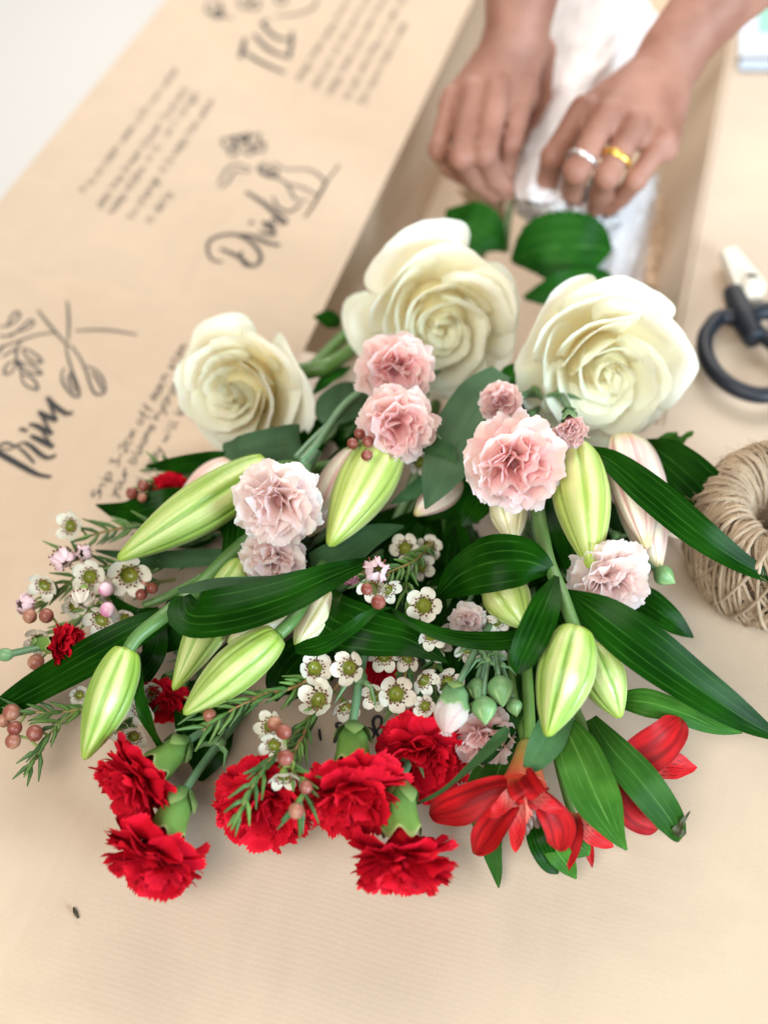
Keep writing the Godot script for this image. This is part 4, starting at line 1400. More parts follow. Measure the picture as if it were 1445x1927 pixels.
	leaf(o, [[300, 1150, 3.0, 18], [255, 1160, 3.4, 34], [205, 1118, 3.4, 4]], "lily", {"tint": Color(1.3, 1.3, 1.1)})
	# the stem above it
	o = thing("lily_stem", "lily stem under the lone rose carrying a very long pale green bud over the waxflowers", "lily stem", P(480, 880, 4))
	stem(o, [[690, 860, 2.0], [600, 880, 3.6], [540, 876, 5.4], [510, 884, 6.4], [484, 884, 6.6]], 22, 20, green)
	lily_bud(o, [510, 872, 6.7], [220, 1054, 5.2], 98, "green", 0.1, 0.03)
	lily_bud(o, [446, 872, 4.2], [332, 956, 3.4], 72, "pink", 0.0)
	leaf(o, [[452, 864, 4.6, 24], [400, 868, 4.4, 38], [330, 874, 3.6, 28], [274, 877, 3.0, 3]], "lily")
	leaf(o, [[420, 836, 4.8, 6], [450, 850, 5.2, 60, 10], [510, 842, 5.4, 76, 10], [556, 834, 5.2, 74, 10], [566, 832, 5.0, 60]], "lily_under")
	leaf(o, [[345, 930, 3.0, 30], [300, 950, 3.0, 58, 10], [240, 964, 2.4, 44, 10], [181, 950, 1.8, 3]], "lily")
	leaf(o, [[600, 790, 4.2, 20], [620, 772, 4.4, 66], [660, 752, 4.0, 70], [700, 740, 3.4, 20]], "lily_under")
	leaf(o, [[430, 1010, 4.0, 30], [452, 960, 4.6, 52], [440, 1060, 4.4, 48], [430, 1080, 4.0, 10]], "lily")
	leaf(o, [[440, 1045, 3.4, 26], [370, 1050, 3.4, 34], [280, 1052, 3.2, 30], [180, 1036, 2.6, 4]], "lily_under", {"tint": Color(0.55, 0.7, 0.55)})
	# the middle stem
	o = thing("lily_stem", "lily stem in the heart of the bouquet, its pale bud under the pink carnation pair", "lily stem", P(760, 1000, 3))
	stem(o, [[820, 760, 1.0], [780, 900, 2.0], [700, 1060, 2.8], [610, 1120, 3.6]], 22, 18, green)
	lily_bud(o, [740, 815, 7.2], [619, 1029, 6.4], 106, "pale", 0.06)
	lily_bud(o, [672, 850, 4.6], [578, 1010, 4.2], 78, "pink", 0.3)
	lily_bud(o, [945, 930, 5.6], [966, 1022, 5.4], 68, "cream", 0.2)
	lily_bud(o, [930, 1090, 5.2], [986, 1182, 4.8], 88, "pale", 0.2)
	lily_bud(o, [560, 1150, 5.2], [428, 1210, 4.8], 72, "cream", 0.1)
	lily_bud(o, [620, 1118, 5.2], [556, 1216, 5.4], 66, "cream", 0.1)
	lily_bud(o, [860, 900, 4.2], [780, 970, 4.0], 64, "pink", 0.9)
	leaf(o, [[942, 700, 7.0, 40], [908, 750, 7.4, 100, 12], [868, 820, 7.2, 112, 16], [830, 895, 6.6, 78, 12], [800, 958, 6.2, 4]], "lily_under", {"fold": 0.1})
	leaf(o, [[598, 1090, 5.0, 20, 20], [620, 1160, 5.8, 104, 18], [690, 1186, 6.0, 96, 14], [770, 1204, 5.6, 66, 14], [842, 1247, 5.0, 4]], "lily")
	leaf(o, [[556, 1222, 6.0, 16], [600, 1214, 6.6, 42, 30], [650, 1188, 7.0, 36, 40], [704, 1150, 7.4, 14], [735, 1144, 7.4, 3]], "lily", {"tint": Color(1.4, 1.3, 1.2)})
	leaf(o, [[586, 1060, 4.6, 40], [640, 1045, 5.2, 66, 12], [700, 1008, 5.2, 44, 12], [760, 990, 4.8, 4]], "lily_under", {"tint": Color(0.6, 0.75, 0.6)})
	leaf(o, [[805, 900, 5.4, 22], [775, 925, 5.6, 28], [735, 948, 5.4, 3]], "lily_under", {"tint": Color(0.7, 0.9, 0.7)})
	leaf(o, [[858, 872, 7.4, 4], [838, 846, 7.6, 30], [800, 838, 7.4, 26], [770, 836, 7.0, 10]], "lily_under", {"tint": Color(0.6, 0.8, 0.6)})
	leaf(o, [[960, 860, 4.0, 30], [925, 905, 4.4, 66], [890, 960, 4.4, 50], [868, 990, 4.0, 6]], "lily")
	leaf(o, [[1000, 880, 3.4, 40], [1050, 940, 3.8, 90], [1075, 1010, 3.8, 80], [1080, 1090, 3.2, 20]], "lily")
	leaf(o, [[1090, 900, 3.0, 40], [1130, 1000, 3.4, 96], [1130, 1080, 3.4, 80], [1110, 1150, 3.0, 10]], "lily")
	# deep foliage under everything
	var spots := [[420, 900, 330, 960], [520, 930, 420, 1010], [640, 930, 540, 1040], [760, 960, 660, 1090], [840, 960, 820, 1100], [900, 1010, 900, 1150], [700, 1100, 560, 1190], [560, 1080, 430, 1190], [500, 1180, 380, 1290], [640, 1180, 520, 1320],
		[760, 1120, 700, 1260], [860, 1130, 840, 1290], [960, 1150, 940, 1300], [1010, 1130, 1080, 1290], [1000, 1010, 1110, 1130], [700, 860, 590, 950], [870, 880, 770, 960], [620, 800, 500, 900], [700, 760, 620, 830], [1020, 820, 960, 960],
		[880, 1060, 770, 1130], [1050, 1200, 1010, 1330], [400, 1100, 300, 1230], [800, 860, 880, 960], [740, 1010, 800, 1110], [600, 990, 480, 1090], [900, 760, 800, 850], [980, 700, 900, 800], [1040, 780, 1150, 880], [420, 960, 330, 1020], [880, 1200, 930, 1360], [990, 1230, 960, 1400]]
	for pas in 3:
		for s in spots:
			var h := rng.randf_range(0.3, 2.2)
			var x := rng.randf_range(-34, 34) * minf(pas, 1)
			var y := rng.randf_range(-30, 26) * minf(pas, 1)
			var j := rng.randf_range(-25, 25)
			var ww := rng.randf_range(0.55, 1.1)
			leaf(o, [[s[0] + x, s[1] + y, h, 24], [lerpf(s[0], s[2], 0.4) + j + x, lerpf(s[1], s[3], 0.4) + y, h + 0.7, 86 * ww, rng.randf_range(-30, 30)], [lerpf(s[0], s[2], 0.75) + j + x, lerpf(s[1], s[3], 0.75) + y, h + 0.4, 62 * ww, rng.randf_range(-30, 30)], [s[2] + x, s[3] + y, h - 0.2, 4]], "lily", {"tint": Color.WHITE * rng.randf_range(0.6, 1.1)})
			if rng.randf() < 0.6:
				stem(o, [[s[0] + 20 + x, s[1] - 40, 1.2], [s[0] + j, s[1] + 20, 2.0], [s[2] + 30, s[3] - 20 + y, 1.6]], 13, 9, green * rng.randf_range(0.5, 0.9))


func build_alstroemerias() -> void:
	var green := Color(0.12, 0.25, 0.05)
	var o := thing("alstroemeria", "open red alstroemeria with striped throat, under the hanging lily bud", "alstroemeria", P(980, 1480, 2))
	stem(o, [[985, 1180, 2.4], [992, 1280, 3.2], [996, 1380, 3.8], [992, 1450, 3.6]], 20, 24, green)
	stem(o, [[960, 1190, 2.2], [965, 1290, 2.8], [985, 1390, 3.4], [1000, 1430, 3.6]], 14, 16, green)
	for t in [[[[985, 1478, 3.8, 21], [930, 1484, 4.0, 54, -14], [862, 1515, 3.4, 75, -20], [822, 1528, 2.6, 43, -10], [807, 1531, 2.3, 3]], "alstro_petal"],
			[[[978, 1484, 4.0, 16], [950, 1525, 4.4, 48, 10], [920, 1568, 3.6, 61, 14], [900, 1596, 2.8, 33], [890, 1606, 2.4, 3]], "alstro_petal"],
			[[[998, 1482, 4.0, 16], [1030, 1522, 4.2, 52, -10], [1052, 1562, 3.4, 61, -14], [1052, 1590, 2.6, 33], [1050, 1602, 2.2, 3]], "alstro_petal"],
			[[[970, 1455, 4.2, 33], [990, 1480, 5.0, 72, 20], [1006, 1496, 4.8, 69, 40], [1022, 1500, 4.4, 25], [1034, 1498, 4.2, 3]], "alstro_petal"],
			[[[978, 1480, 4.0, 16], [975, 1518, 4.4, 30], [973, 1560, 3.8, 31], [970, 1590, 3.0, 18], [970, 1604, 2.6, 2]], "alstro_stripe"],
			[[[970, 1480, 4.1, 16], [952, 1508, 4.8, 30], [930, 1530, 4.8, 20], [912, 1532, 4.6, 2]], "alstro_stripe"],
			[[[990, 1480, 4.1, 16], [1020, 1506, 4.8, 30], [1044, 1522, 4.6, 20], [1060, 1524, 4.2, 2]], "alstro_stripe"]]:
		leaf(o, t[0], t[1], {"name": "tepal", "fold": 0.35, "wave": 0.05})
	var tube := MB.new()
	tube.tube(path([[993, 1400, 3.8], [990, 1440, 4.0], [986, 1475, 4.0]], 10), [0.004, 0.0065, 0.0095], 14, Color(0.25, 0.30, 0.06), Color(0.55, 0.06, 0.03))
	put(o, "flower_tube", tube, M.stem)
	for s in [[996, 1545, 4.0], [1002, 1530, 4.2], [990, 1556, 3.8], [1008, 1545, 3.8]]:
		var sm := MB.new()
		var q := P(s[0], s[1], s[2])
		sm.tube(path([[984, 1482, 4.2], [990, 1515, 4.8], [s[0], s[1], s[2]]], 8), [0.0006, 0.0005], 5, Color(0.6, 0.12, 0.08))
		sm.ball(q, (P(990, 1500, 4.5) - q).normalized(), 0.0017, 0.0034, Color(0.10, 0.055, 0.045), Color(0.14, 0.08, 0.06), 8, 6)
		put(o, "stamen", sm, M.berry)
	leaf(o, [[1056, 1352, 4.6, 30], [1088, 1420, 5.4, 88, 14], [1122, 1500, 4.6, 92, 12], [1155, 1565, 3.2, 42, 6], [1179, 1600, 2.6, 4]], "alstro_leaf", {"fold": 0.12})
	leaf(o, [[1058, 1340, 5.2, 50], [1030, 1390, 5.4, 68, -16], [1004, 1432, 5.0, 44, -10], [984, 1454, 4.6, 4]], "lily_under", {"tint": Color(0.8, 1.1, 0.7)})
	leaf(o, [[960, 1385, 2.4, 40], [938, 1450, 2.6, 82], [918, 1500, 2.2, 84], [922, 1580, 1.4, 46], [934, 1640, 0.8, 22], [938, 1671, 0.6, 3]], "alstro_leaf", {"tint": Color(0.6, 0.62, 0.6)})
	leaf(o, [[1000, 1530, 2.2, 20], [1012, 1580, 2.2, 42], [1034, 1625, 1.6, 36], [1050, 1644, 1.2, 4]], "lily")
	leaf(o, [[1020, 1560, 1.6, 24], [1046, 1600, 2.0, 46], [1068, 1630, 1.4, 34], [1084, 1654, 0.8, 3]], "alstro_leaf")
	leaf(o, [[1040, 1560, 1.2, 24], [1085, 1590, 1.4, 48], [1110, 1606, 1.0, 10]], "alstro_leaf")
	leaf(o, [[955, 1370, 5.2, 14, 0], [925, 1406, 5.6, 30, 40], [880, 1448, 5.0, 20, 50], [830, 1490, 4.0, 12, 50], [776, 1516, 3.0, 3]], "lily_under", {"tint": Color(0.8, 1.1, 0.7)})
	leaf(o, [[975, 1330, 3.6, 22], [950, 1370, 4.0, 40], [915, 1420, 3.6, 30], [905, 1440, 3.4, 4]], "lily")
	o = thing("alstroemeria", "red alstroemeria turned away behind a long leaf with a torn brown tip", "alstroemeria", P(1180, 1450, 2))
	stem(o, [[1040, 1230, 1.4], [1080, 1330, 2.0], [1120, 1410, 2.2], [1140, 1440, 2.4]], 18, 20, green)
	for t in [[[[1150, 1440, 2.8, 25], [1195, 1428, 3.4, 72, 10], [1245, 1392, 4.0, 79, 20], [1272, 1366, 4.0, 51, 10], [1282, 1352, 3.8, 5]], "alstro_petal"],
			[[[1160, 1440, 2.4, 25], [1215, 1438, 2.8, 52, -10], [1262, 1440, 2.6, 54, -10], [1296, 1444, 2.2, 23], [1311, 1444, 2.0, 2]], "alstro_stripe"],
			[[[1150, 1442, 2.4, 20], [1170, 1480, 2.6, 51, 10], [1192, 1525, 2.2, 67, 10], [1222, 1552, 1.6, 41], [1238, 1560, 1.2, 3]], "alstro_petal"],
			[[[1138, 1436, 2.2, 16], [1142, 1470, 2.6, 41], [1150, 1500, 2.2, 34], [1160, 1540, 1.8, 3]], "alstro_petal"],
			[[[1120, 1420, 2.0, 16], [1100, 1440, 2.0, 36], [1090, 1480, 1.6, 33], [1090, 1500, 1.2, 3]], "alstro_petal"]]:
		leaf(o, t[0], t[1], {"name": "tepal", "fold": 0.3, "wave": 0.05})
	for s in [[1150, 1500, 2.6], [1146, 1488, 3.0], [1156, 1494, 2.4]]:
		var sm := MB.new()
		sm.ball(P(s[0], s[1], s[2]), (P(1140, 1440, 2.5) - P(s[0], s[1], s[2])).normalized(), 0.0018, 0.004, Color(0.07, 0.02, 0.02), Color(0.12, 0.03, 0.03), 8, 6)
		put(o, "stamen", sm, M.berry)
	leaf(o, [[1112, 1352, 4.0, 22], [1150, 1408, 4.6, 60, -12], [1205, 1470, 4.4, 74, -14], [1255, 1535, 3.2, 60, -10], [1275, 1570, 2.6, 34, 10], [1282, 1578, 2.5, 16]], "alstro_leaf", {"tint": Color(0.55, 0.62, 0.6), "fold": 0.1})
	leaf(o, [[1268, 1570, 2.6, 22], [1280, 1552, 3.0, 12], [1298, 1526, 3.4, 2]], "withered", {"wave": 0.3})
	leaf(o, [[1262, 1560, 2.6, 10], [1280, 1566, 2.8, 16], [1291, 1566, 2.8, 3]], "withered", {"wave": 0.3})
	leaf(o, [[1165, 1318, 3.6, 30], [1220, 1322, 4.2, 54, 16], [1290, 1344, 3.8, 46, 20], [1350, 1370, 2.8, 26, 12], [1396, 1379, 2.2, 3]], "alstro_leaf", {"tint": Color(0.85, 0.95, 0.9), "wave": 0.08})
	o = thing("alstroemeria", "narrow hanging red alstroemeria petals below the broad green leaf, nearest the bare board", "alstroemeria", P(1080, 1560, 1))
	stem(o, [[1040, 1400, 1.0], [1060, 1480, 1.4], [1078, 1540, 1.6]], 14, 16, green)
	for t in [[[[1082, 1530, 2.0, 16], [1078, 1570, 2.4, 38], [1070, 1610, 1.8, 30], [1068, 1640, 1.2, 2]], "alstro_petal"],
			[[[1086, 1530, 2.0, 16], [1108, 1560, 2.2, 44], [1134, 1582, 1.6, 30], [1154, 1594, 1.2, 2]], "alstro_stripe"],
			[[[1090, 1560, 1.4, 11], [1104, 1590, 1.2, 21], [1110, 1612, 0.9, 15], [1114, 1633, 0.6, 2]], "alstro_petal"]]:
		leaf(o, t[0], t[1], {"name": "tepal", "fold": 0.35})


func spray(o: Node3D, root: Array, ends: Array, w: float) -> void:
	# thin blue-green carnation stems from a shared root to each calyx (points), with a swollen node on each
	for e in ends:
		var a := P(root[0], root[1], root[2])
		var b: Vector3 = e
		var m := a.lerp(b, 0.5) + Vector3(0, 0.006, 0) * rng.randf()
		var pts := PackedVector3Array()
		for k in 13:
			var t := k / 12.0
			pts.append(a * (1 - t) * (1 - t) + m * 2 * t * (1 - t) + b * t * t)
		var mb := MB.new()
		var r := w * 0.5 * S(a)
		mb.tube(pts, [r, r, r * 0.9], 9, Color(0.085, 0.18, 0.085))
		mb.ball(pts[6], (pts[7] - pts[6]).normalized(), r * 1.7, r * 1.9, Color(0.11, 0.23, 0.09), Color(0.14, 0.26, 0.10), 10, 6)
		for s in [-1.0, 1.0]:
			var d: Vector3 = (pts[7] - pts[6]).normalized()
			var q: Vector3 = d.cross(Vector3.UP).normalized() * s
			mb.tube(PackedVector3Array([pts[6], pts[6] + (d * 0.5 + q * 0.8) * r * 3.5, pts[6] + (d * 1.4 + q * 1.0) * r * 4.5]), [r * 0.9, r * 0.6, r * 0.1], 6, Color(0.12, 0.24, 0.10))
		put(o, "stem", mb, M.stem)


func build_pink_carnations() -> void:
	var o := thing("pink_carnation_spray", "pair of pink carnations, one above the other, against the middle rose", "carnation", P(745, 760, 5))
	var a := carnation(o, "pink", 744, 698, 8.2, 142, facing(0.0, 0.42, 0.9))
	var b := carnation(o, "pink", 746, 800, 8.8, 140, facing(0.05, 0.30, 0.95))
	spray(o, [830, 690, 3.0], [a, b], 14)
	o = thing("pink_carnation_spray", "spray of three pink carnations in front of the widest rose, the largest one fully open", "carnation", P(990, 840, 5))
	a = carnation(o, "pink", 945, 760, 8.2, 90, facing(-0.35, 0.15, 0.9), {"shut": 0.62})
	b = carnation(o, "pink", 968, 872, 9.0, 182, facing(0.02, 0.22, 0.97))
	var c := carnation(o, "pink", 1073, 806, 9.2, 82, facing(-0.08, 0.62, 0.75), {"shut": 0.45})
	spray(o, [1040, 730, 3.0], [a, b, c], 14)
	stem(o, [[1010, 930, 6.0], [1012, 1000, 5.4], [1034, 1060, 5.2]], 24, 24, Color(0.085, 0.18, 0.085))
	o = thing("pink_carnation_spray", "two pale pink carnations, one tucked beneath the other, over the very long bud", "carnation", P(530, 960, 5))
	a = carnation(o, "blush", 522, 948, 8.2, 164, facing(-0.16, 0.34, 0.92))
	b = carnation(o, "blush", 516, 1052, 5.6, 122, facing(0.0, 0.50, 0.85))
	stem(o, [[690, 730, 4.6], [645, 765, 6.0], [600, 830, 7.4], [566, 868, 8.2]], 15, 15, Color(0.10, 0.20, 0.10))
	stem(o, [[690, 736, 4.4], [640, 780, 5.4], [590, 826, 6.2], [556, 862, 6.6]], 13, 12, Color(0.10, 0.20, 0.10))
	spray(o, [600, 850, 6.8], [a, b], 13)
	o = thing("pink_carnation_spray", "pale pink carnation beside the twine with one hard green bud", "carnation", P(1150, 1090, 4))
	a = carnation(o, "blush", 1146, 1092, 6.0, 152, facing(0.05, 0.36, 0.92))
	b = closed_bud(o, 1250, 1084, 4.6, 38, facing(0.75, 0.55, 0.3))
	spray(o, [1090, 960, 3.0], [a, b], 12)
	o = thing("pink_carnation_spray", "half-open pink and white carnation bud among hard green buds, above the red carnations", "carnation", P(900, 1320, 4))
	a = opening_bud(o, 848, 1342, 6.4, 66, facing(-0.25, 0.86, 0.45))
	b = carnation(o, "pink", 908, 1388, 3.4, 120, facing(0.05, 0.55, 0.75))
	spray(o, [930, 1160, 4.2], [a, b], 13)
	var e := []
	for q in [[899, 1298, 5.6, 40, 0.0], [942, 1300, 6.2, 50, 0.1], [911, 1336, 6.4, 46, 0.05], [968, 1331, 5.2, 30, 0.2]]:
		e.append(closed_bud(o, q[0], q[1], q[2], q[3], facing(q[4], 0.9, 0.35)))
	spray(o, [925, 1200, 4.4], e, 9)
	o = thing("pink_carnation_spray", "small washed-out pink carnation half hidden below the broad arched leaf", "carnation", P(880, 1165, 4))
	a = carnation(o, "blush", 880, 1166, 5.0, 72, facing(-0.1, 0.5, 0.8), {"shut": 0.8})
	spray(o, [900, 1080, 3.0], [a], 10)


func build_red_carnations() -> void:
	var o := thing("red_carnation_spray", "two red carnations at the corner near the stem snippet, facing down and away", "carnation", P(330, 1460, 3))
	var a := carnation(o, "red", 262, 1470, 3.9, 178, facing(-0.66, 0.52, 0.40))
	var b := carnation(o, "red", 294, 1608, 3.2, 196, facing(-0.34, 0.80, 0.32))
	spray(o, [470, 1330, 1.6], [a, b], 16)
	o = thing("red_carnation", "red carnation with a needle-leaved green sprig lying across it", "carnation", P(500, 1505, 2))
	a = carnation(o, "red", 500, 1512, 2.9, 196, facing(-0.15, 0.50, 0.80))
	spray(o, [560, 1370, 1.2], [a], 16)
	o = thing("red_carnation", "red carnation on a straight upright stem, in the middle of the red ones", "carnation", P(665, 1480, 3))
	a = carnation(o, "red", 664, 1486, 4.2, 206, facing(0.02, 0.74, 0.60))
	spray(o, [690, 1200, 4.6], [a], 17)
	o = thing("red_carnation", "red carnation touching the half-open pink bud, darkest in its centre", "carnation", P(800, 1415, 2))
	a = carnation(o, "red", 794, 1420, 2.9, 188, facing(-0.05, 0.45, 0.88))
	spray(o, [860, 1300, 1.6], [a], 16)
	o = thing("red_carnation", "red carnation hanging lowest over the bare board, pale at its calyx", "carnation", P(757, 1610, 3))
	a = carnation(o, "red", 757, 1612, 3.4, 206, facing(0.03, 0.90, 0.30))
	spray(o, [790, 1400, 1.8], [a], 16)
	o = thing("red_carnation", "little red carnation among the pale waxflowers at the lid's border, its cut stem sticking out", "carnation", P(115, 1210, 3))
	a = carnation(o, "red", 118, 1215, 4.2, 92, facing(0.95, 0.05, 0.2), {"shut": 0.75})
	stem(o, [[-10, 1236, 3.8], [40, 1226, 4.0], [96, 1212, 4.2]], 15, 13, Color(0.085, 0.18, 0.085))
	var mb := MB.new()
	mb.ball(P(10, 1232, 3.9), facing(1, 0, 0), 0.0030, 0.0040, Color(0.12, 0.24, 0.10), Color(0.14, 0.28, 0.12), 12, 8)
	put(o, "stem_node", mb, M.stem)
	o = thing("red_carnation", "red carnation mostly hidden between two green lily buds", "carnation", P(308, 1320, 1))
	a = carnation(o, "red", 312, 1318, 2.2, 96, facing(0.0, 0.6, 0.7))
	spray(o, [400, 1230, 1.0], [a], 12)
	o = thing("red_carnation", "dark red carnation in the shade of the lone rose and the longest bud", "carnation", P(320, 925, 1))
	a = carnation(o, "red", 322, 928, 2.2, 86, facing(0.0, 0.5, 0.8))
	spray(o, [430, 900, 1.0], [a], 12)
	o = thing("red_carnation", "red carnation in shade behind the white waxflowers, only petal edges showing", "carnation", P(712, 1255, 1))
	a = carnation(o, "red", 714, 1256, 2.2, 80, facing(0.0, 0.5, 0.8))
	spray(o, [720, 1170, 1.0], [a], 12)


func build_waxflowers() -> void:
	var o := thing("waxflower_sprig", "waxflower sprig with many white and pink flowers on the lid's kraft border", "waxflower", P(180, 1090, 2))
	var t := [twig(o, [[470, 1010, 1.6], [360, 1000, 2.6], [270, 990, 3.0], [200, 1000, 3.2], [165, 1010, 3.3]], 9, 4, 0.7), twig(o, [[420, 1040, 1.8], [300, 1060, 2.6], [210, 1068, 3.0], [140, 1090, 3.0], [90, 1130, 2.8]], 9, 4, 0.4), twig(o, [[330, 1090, 1.8], [240, 1110, 2.6], [170, 1150, 2.8], [120, 1190, 2.6]], 7, 4, 0.4), twig(o, [[240, 1062, 2.8], [180, 1064, 3.2], [135, 1040, 3.2]], 5, 3, 0.2)]
	for f in [[134, 990, 4.2, 66, -0.3, 0.0, 0, 0], [85, 1101, 4.0, 68, -0.35, 0.1, 0, 0], [170, 1086, 4.2, 68, 0.2, -0.5, 0, 0], [243, 1081, 4.4, 82, 0.1, 0.1, 0, 0], [192, 1166, 3.8, 72, -0.1, 0.5, 0, 0], [236, 1164, 3.6, 52, 0.3, 0.2, 0, 1], [72, 1204, 3.2, 62, -0.2, 0.3, 0, 1], [140, 1140, 3.0, 56, 0, 0, 0, 0], [210, 1120, 3.2, 54, 0, 0, 0, 1]]:
		waxflower(o, t, f[0], f[1], f[2], f[3], {"x": f[4], "y": f[5], "shut": f[6], "tone": f[7]})
	for f in [[115, 1048, 4.2, 56, 0.3, 0.5, 1, 2], [161, 1040, 4.3, 44, 0.0, 0.3, 1, 2], [157, 1118, 4.4, 52, 0.0, 0.5, 1, 1], [56, 1138, 3.8, 46, -0.7, 0.2, 1, 2]]:
		waxflower(o, t, f[0], f[1], f[2], f[3], {"x": f[4], "y": f[5], "shut": f[6], "tone": f[7]})
	for f in [[57, 1160, 4.0, 27, 1], [88, 1159, 4.2, 28, 0], [132, 1189, 4.0, 26, 1], [200, 1109, 4.4, 28, 2], [203, 1148, 4.6, 28, 2], [287, 1107, 4.2, 22, 0], [266, 1119, 4.0, 22, 0], [273, 1096, 3.8, 18, 1], [68, 1246, 3.0, 30, 1]]:
		wax_bud(o, t, f[0], f[1], f[2], f[3], f[4])
	needles(o, t, 0.0042, 0.0105, 0.1)
	o = thing("waxflower_sprig", "bare waxflower sprig of brown-pink round buds pointing out past the big lily leaf tip", "waxflower", P(90, 1365, 2))
	t = [twig(o, [[230, 1310, 1.2], [150, 1335, 2.2], [90, 1340, 2.6], [40, 1340, 2.6]], 7, 4, 0.6), twig(o, [[150, 1336, 2.2], [110, 1362, 2.4], [82, 1400, 2.2], [60, 1436, 2.0]], 6, 3, 0.2)]
	for f in [[22, 1341, 3.0, 32, 1], [8, 1356, 2.8, 26, 1], [28, 1371, 3.0, 27, 0], [25, 1395, 2.8, 29, 1], [66, 1380, 3.0, 31, 0]]:
		wax_bud(o, t, f[0], f[1], f[2], f[3], f[4])
	needles(o, t, 0.0036, 0.0100, 0.2)
	o = thing("waxflower_sprig", "waxflower sprig hanging in front of two red carnations with bright green needles at its end", "waxflower", P(520, 1420, 3))
	t = [twig(o, [[700, 1220, 3.0], [600, 1330, 4.0], [565, 1395, 4.6], [545, 1430, 4.8]], 8, 6, 0.9), twig(o, [[600, 1330, 4.0], [540, 1400, 4.8], [500, 1440, 5.2], [470, 1490, 5.2], [448, 1536, 5.0]], 7, 4, 0.4), twig(o, [[545, 1380, 4.6], [540, 1430, 5.2], [572, 1480, 5.2], [562, 1520, 5.0]], 5, 4, 0.3)]
	for f in [[508, 1366, 4.8, 66, -0.4, -0.3, 0, 0], [516, 1402, 5.2, 60, -0.5, 0.2, 0, 0], [534, 1462, 5.4, 66, -0.3, 0.9, 0, 0]]:
		waxflower(o, t, f[0], f[1], f[2], f[3], {"x": f[4], "y": f[5], "shut": f[6], "tone": f[7]})
	for f in [[517, 1362, 6.2, 29, 1], [534, 1377, 6.4, 30, 0], [537, 1426, 6.6, 31, 0], [576, 1482, 6.0, 26, 0], [558, 1526, 5.8, 30, 1]]:
		wax_bud(o, t, f[0], f[1], f[2], f[3], f[4])
	needles(o, t, 0.0034, 0.0100, 0.35)
	o = thing("waxflower_sprig", "brown-twigged waxflower sprig in front of the big lily bud, needles towards the red flowers", "waxflower", P(450, 1320, 3))
	t = [twig(o, [[640, 1240, 3.4], [560, 1290, 4.4], [490, 1310, 5.0], [430, 1340, 5.0], [380, 1375, 4.8]], 8, 3, 0.9), twig(o, [[470, 1316, 5.0], [420, 1322, 5.0], [372, 1330, 4.8]], 4, 3, 0.4)]
	for f in [[395, 1346, 5.2, 26, 1]]:
		wax_bud(o, t, f[0], f[1], f[2], f[3], f[4])
	needles(o, t, 0.0036, 0.0100, 0.2)
	o = thing("waxflower_sprig", "waxflower sprig of wide open white flowers with green centres above the upright-stemmed red carnation", "waxflower", P(660, 1270, 3))
	t = [twig(o, [[740, 1120, 1.4], [690, 1200, 2.6], [640, 1250, 3.2], [600, 1300, 3.2]], 8, 5, 0.7), twig(o, [[780, 1130, 1.4], [770, 1220, 2.8], [760, 1280, 3.2], [740, 1330, 3.0]], 8, 5, 0.7), twig(o, [[830, 1160, 1.4], [820, 1240, 2.8], [805, 1310, 3.2]], 7, 4, 0.6)]
	for f in [[592, 1258, 5.0, 76, 0.0, 0.0], [658, 1257, 5.2, 68, 0.0, 0.1], [600, 1318, 4.6, 78, -0.1, -0.4], [745, 1306, 5.0, 80, 0.2, 0.0], [797, 1280, 5.0, 64, 0.2, 0.1], [800, 1329, 4.8, 54, 0.0, -0.2], [842, 1285, 4.4, 60, 0.2, 0.0], [722, 1236, 4.2, 62, -0.2, 0.4], [766, 1238, 4.0, 60, 0.0, 0.4], [706, 1310, 4.2, 56, -0.7, 0.2], [650, 1330, 3.4, 66, 0.1, 0.6], [820, 1220, 3.6, 60, 0.1, 0.3]]:
		waxflower(o, t, f[0], f[1], f[2], f[3], {"x": f[4], "y": f[5]})
	needles(o, t, 0.0042, 0.0095, 0.2)
	o = thing("waxflower_sprig", "waxflower sprig poking up at the tip of the folded lily leaf, with two red-brown buds", "waxflower", P(740, 1080, 5))
	t = [twig(o, [[815, 1020, 4.0], [780, 1055, 5.6], [735, 1076, 6.6], [700, 1090, 7.0]], 7, 4, 0.7), twig(o, [[770, 1062, 5.8], [764, 1100, 6.0], [770, 1128, 5.8]], 4, 3, 0.2)]
	for f in [[706, 1074, 8.4, 60, -0.1, 0.1, 1, 2], [700, 1104, 7.4, 56, 0.2, 0.6, 0, 1], [730, 1110, 7.2, 54, 0.6, 0.6, 0, 0], [798, 1140, 6.6, 78, 0.1, 0.1, 0, 0], [762, 1032, 4.4, 62, 0, 0, 0, 0], [792, 1066, 4.2, 60, 0, 0, 0, 0], [806, 1030, 3.8, 56, 0, 0, 0, 0], [664, 1088, 6.6, 40, -0.4, 0.3, 1, 3], [812, 1196, 6.0, 60, 0.1, 0.7, 0, 0], [770, 1172, 5.8, 46, 0.0, 0.6, 0, 2]]:
		waxflower(o, t, f[0], f[1], f[2], f[3], {"x": f[4], "y": f[5], "shut": f[6], "tone": f[7]})
	for f in [[690, 1109, 9.0, 23, 0], [712, 1133, 8.8, 28, 0]]:
		wax_bud(o, t, f[0], f[1], f[2], f[3], f[4])
	needles(o, t, 0.0036, 0.0100, 0.1)
	o = thing("waxflower_sprig", "dark red waxflower buds clustered between the pink carnation pair and a pale lily bud", "waxflower", P(690, 830, 5))
	t = [twig(o, [[770, 760, 4.6], [720, 800, 6.6], [690, 826, 7.6], [676, 842, 7.8]], 6, 3, 0.4), twig(o, [[770, 790, 5.0], [800, 805, 6.6], [812, 812, 7.2]], 5, 3, 0.4)]
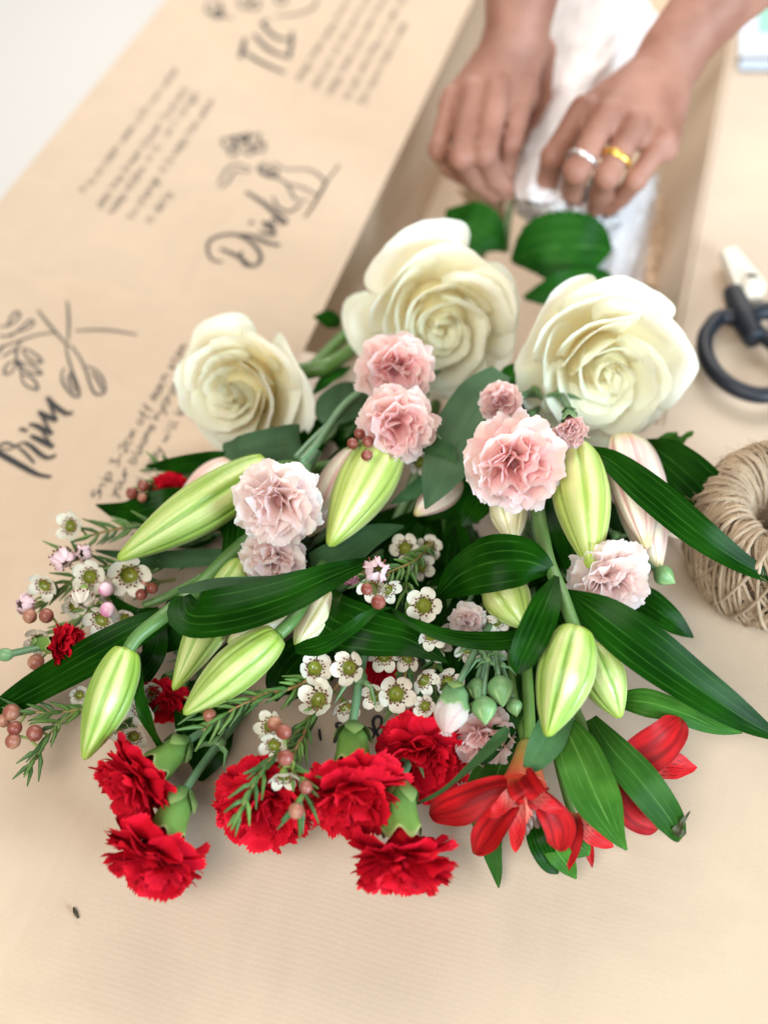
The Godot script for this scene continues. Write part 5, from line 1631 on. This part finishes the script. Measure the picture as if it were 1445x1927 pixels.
	for f in [[677, 816, 8.6, 22, 0], [664, 835, 8.4, 22, 0], [692, 831, 8.8, 22, 0], [690, 857, 9.0, 22, 0], [812, 811, 8.0, 20, 2]]:
		wax_bud(o, t, f[0], f[1], f[2], f[3], f[4])
	waxflower(o, t, 790, 870, 5.0, 56, {})
	needles(o, t, 0.004, 0.0090, 0.3)
	o = thing("waxflower_sprig", "three red-brown waxflower buds over the handwriting below the lone rose", "waxflower", P(290, 910, 2))
	t = [twig(o, [[430, 880, 1.2], [360, 895, 2.2], [310, 905, 2.6], [272, 922, 2.6]], 6, 3, 0.3), twig(o, [[360, 896, 2.2], [320, 880, 2.8], [292, 872, 3.0]], 4, 3, 0.2)]
	for f in [[249, 928, 3.4, 23, 0], [270, 915, 3.6, 22, 0], [268, 937, 3.4, 18, 1]]:
		wax_bud(o, t, f[0], f[1], f[2], f[3], f[4])
	needles(o, t, 0.003, 0.0080, 0.2)
	o = thing("waxflower_sprig", "waxflowers half buried beside the foremost bright green bud, one pink inside", "waxflower", P(265, 1345, 2))
	t = [twig(o, [[400, 1240, 1.2], [330, 1290, 2.2], [280, 1330, 2.6], [240, 1370, 2.6]], 7, 4, 0.5)]
	for f in [[268, 1336, 3.6, 64, 0.0, 0.3, 0, 1], [252, 1386, 3.0, 60, -0.1, 0.4, 0, 0], [222, 1368, 2.6, 48, 0, 0.3, 0, 0], [288, 1300, 3.0, 46, 0, 0.2, 0, 0], [150, 1308, 2.4, 46, 0, 0, 0, 0]]:
		waxflower(o, t, f[0], f[1], f[2], f[3], {"x": f[4], "y": f[5], "shut": f[6], "tone": f[7]})
	needles(o, t, 0.0036, 0.0090, 0.1)
	o = thing("waxflower_sprig", "shaded waxflowers with pale cups next to the washed-out pink carnation", "waxflower", P(920, 1180, 3))
	t = [twig(o, [[960, 1060, 1.2], [930, 1120, 2.6], [905, 1180, 3.4], [870, 1210, 3.2]], 7, 4, 0.5)]
	for f in [[910, 1176, 4.8, 56, 0.1, 0.2], [936, 1170, 4.4, 50, 0.3, 0.2], [880, 1222, 3.8, 56, 0, 0.3], [930, 1226, 3.2, 54, 0, 0.3], [846, 1190, 4.0, 52, 0, 0.2]]:
		waxflower(o, t, f[0], f[1], f[2], f[3], {"x": f[4], "y": f[5]})
	needles(o, t, 0.0036, 0.0090, 0.1)
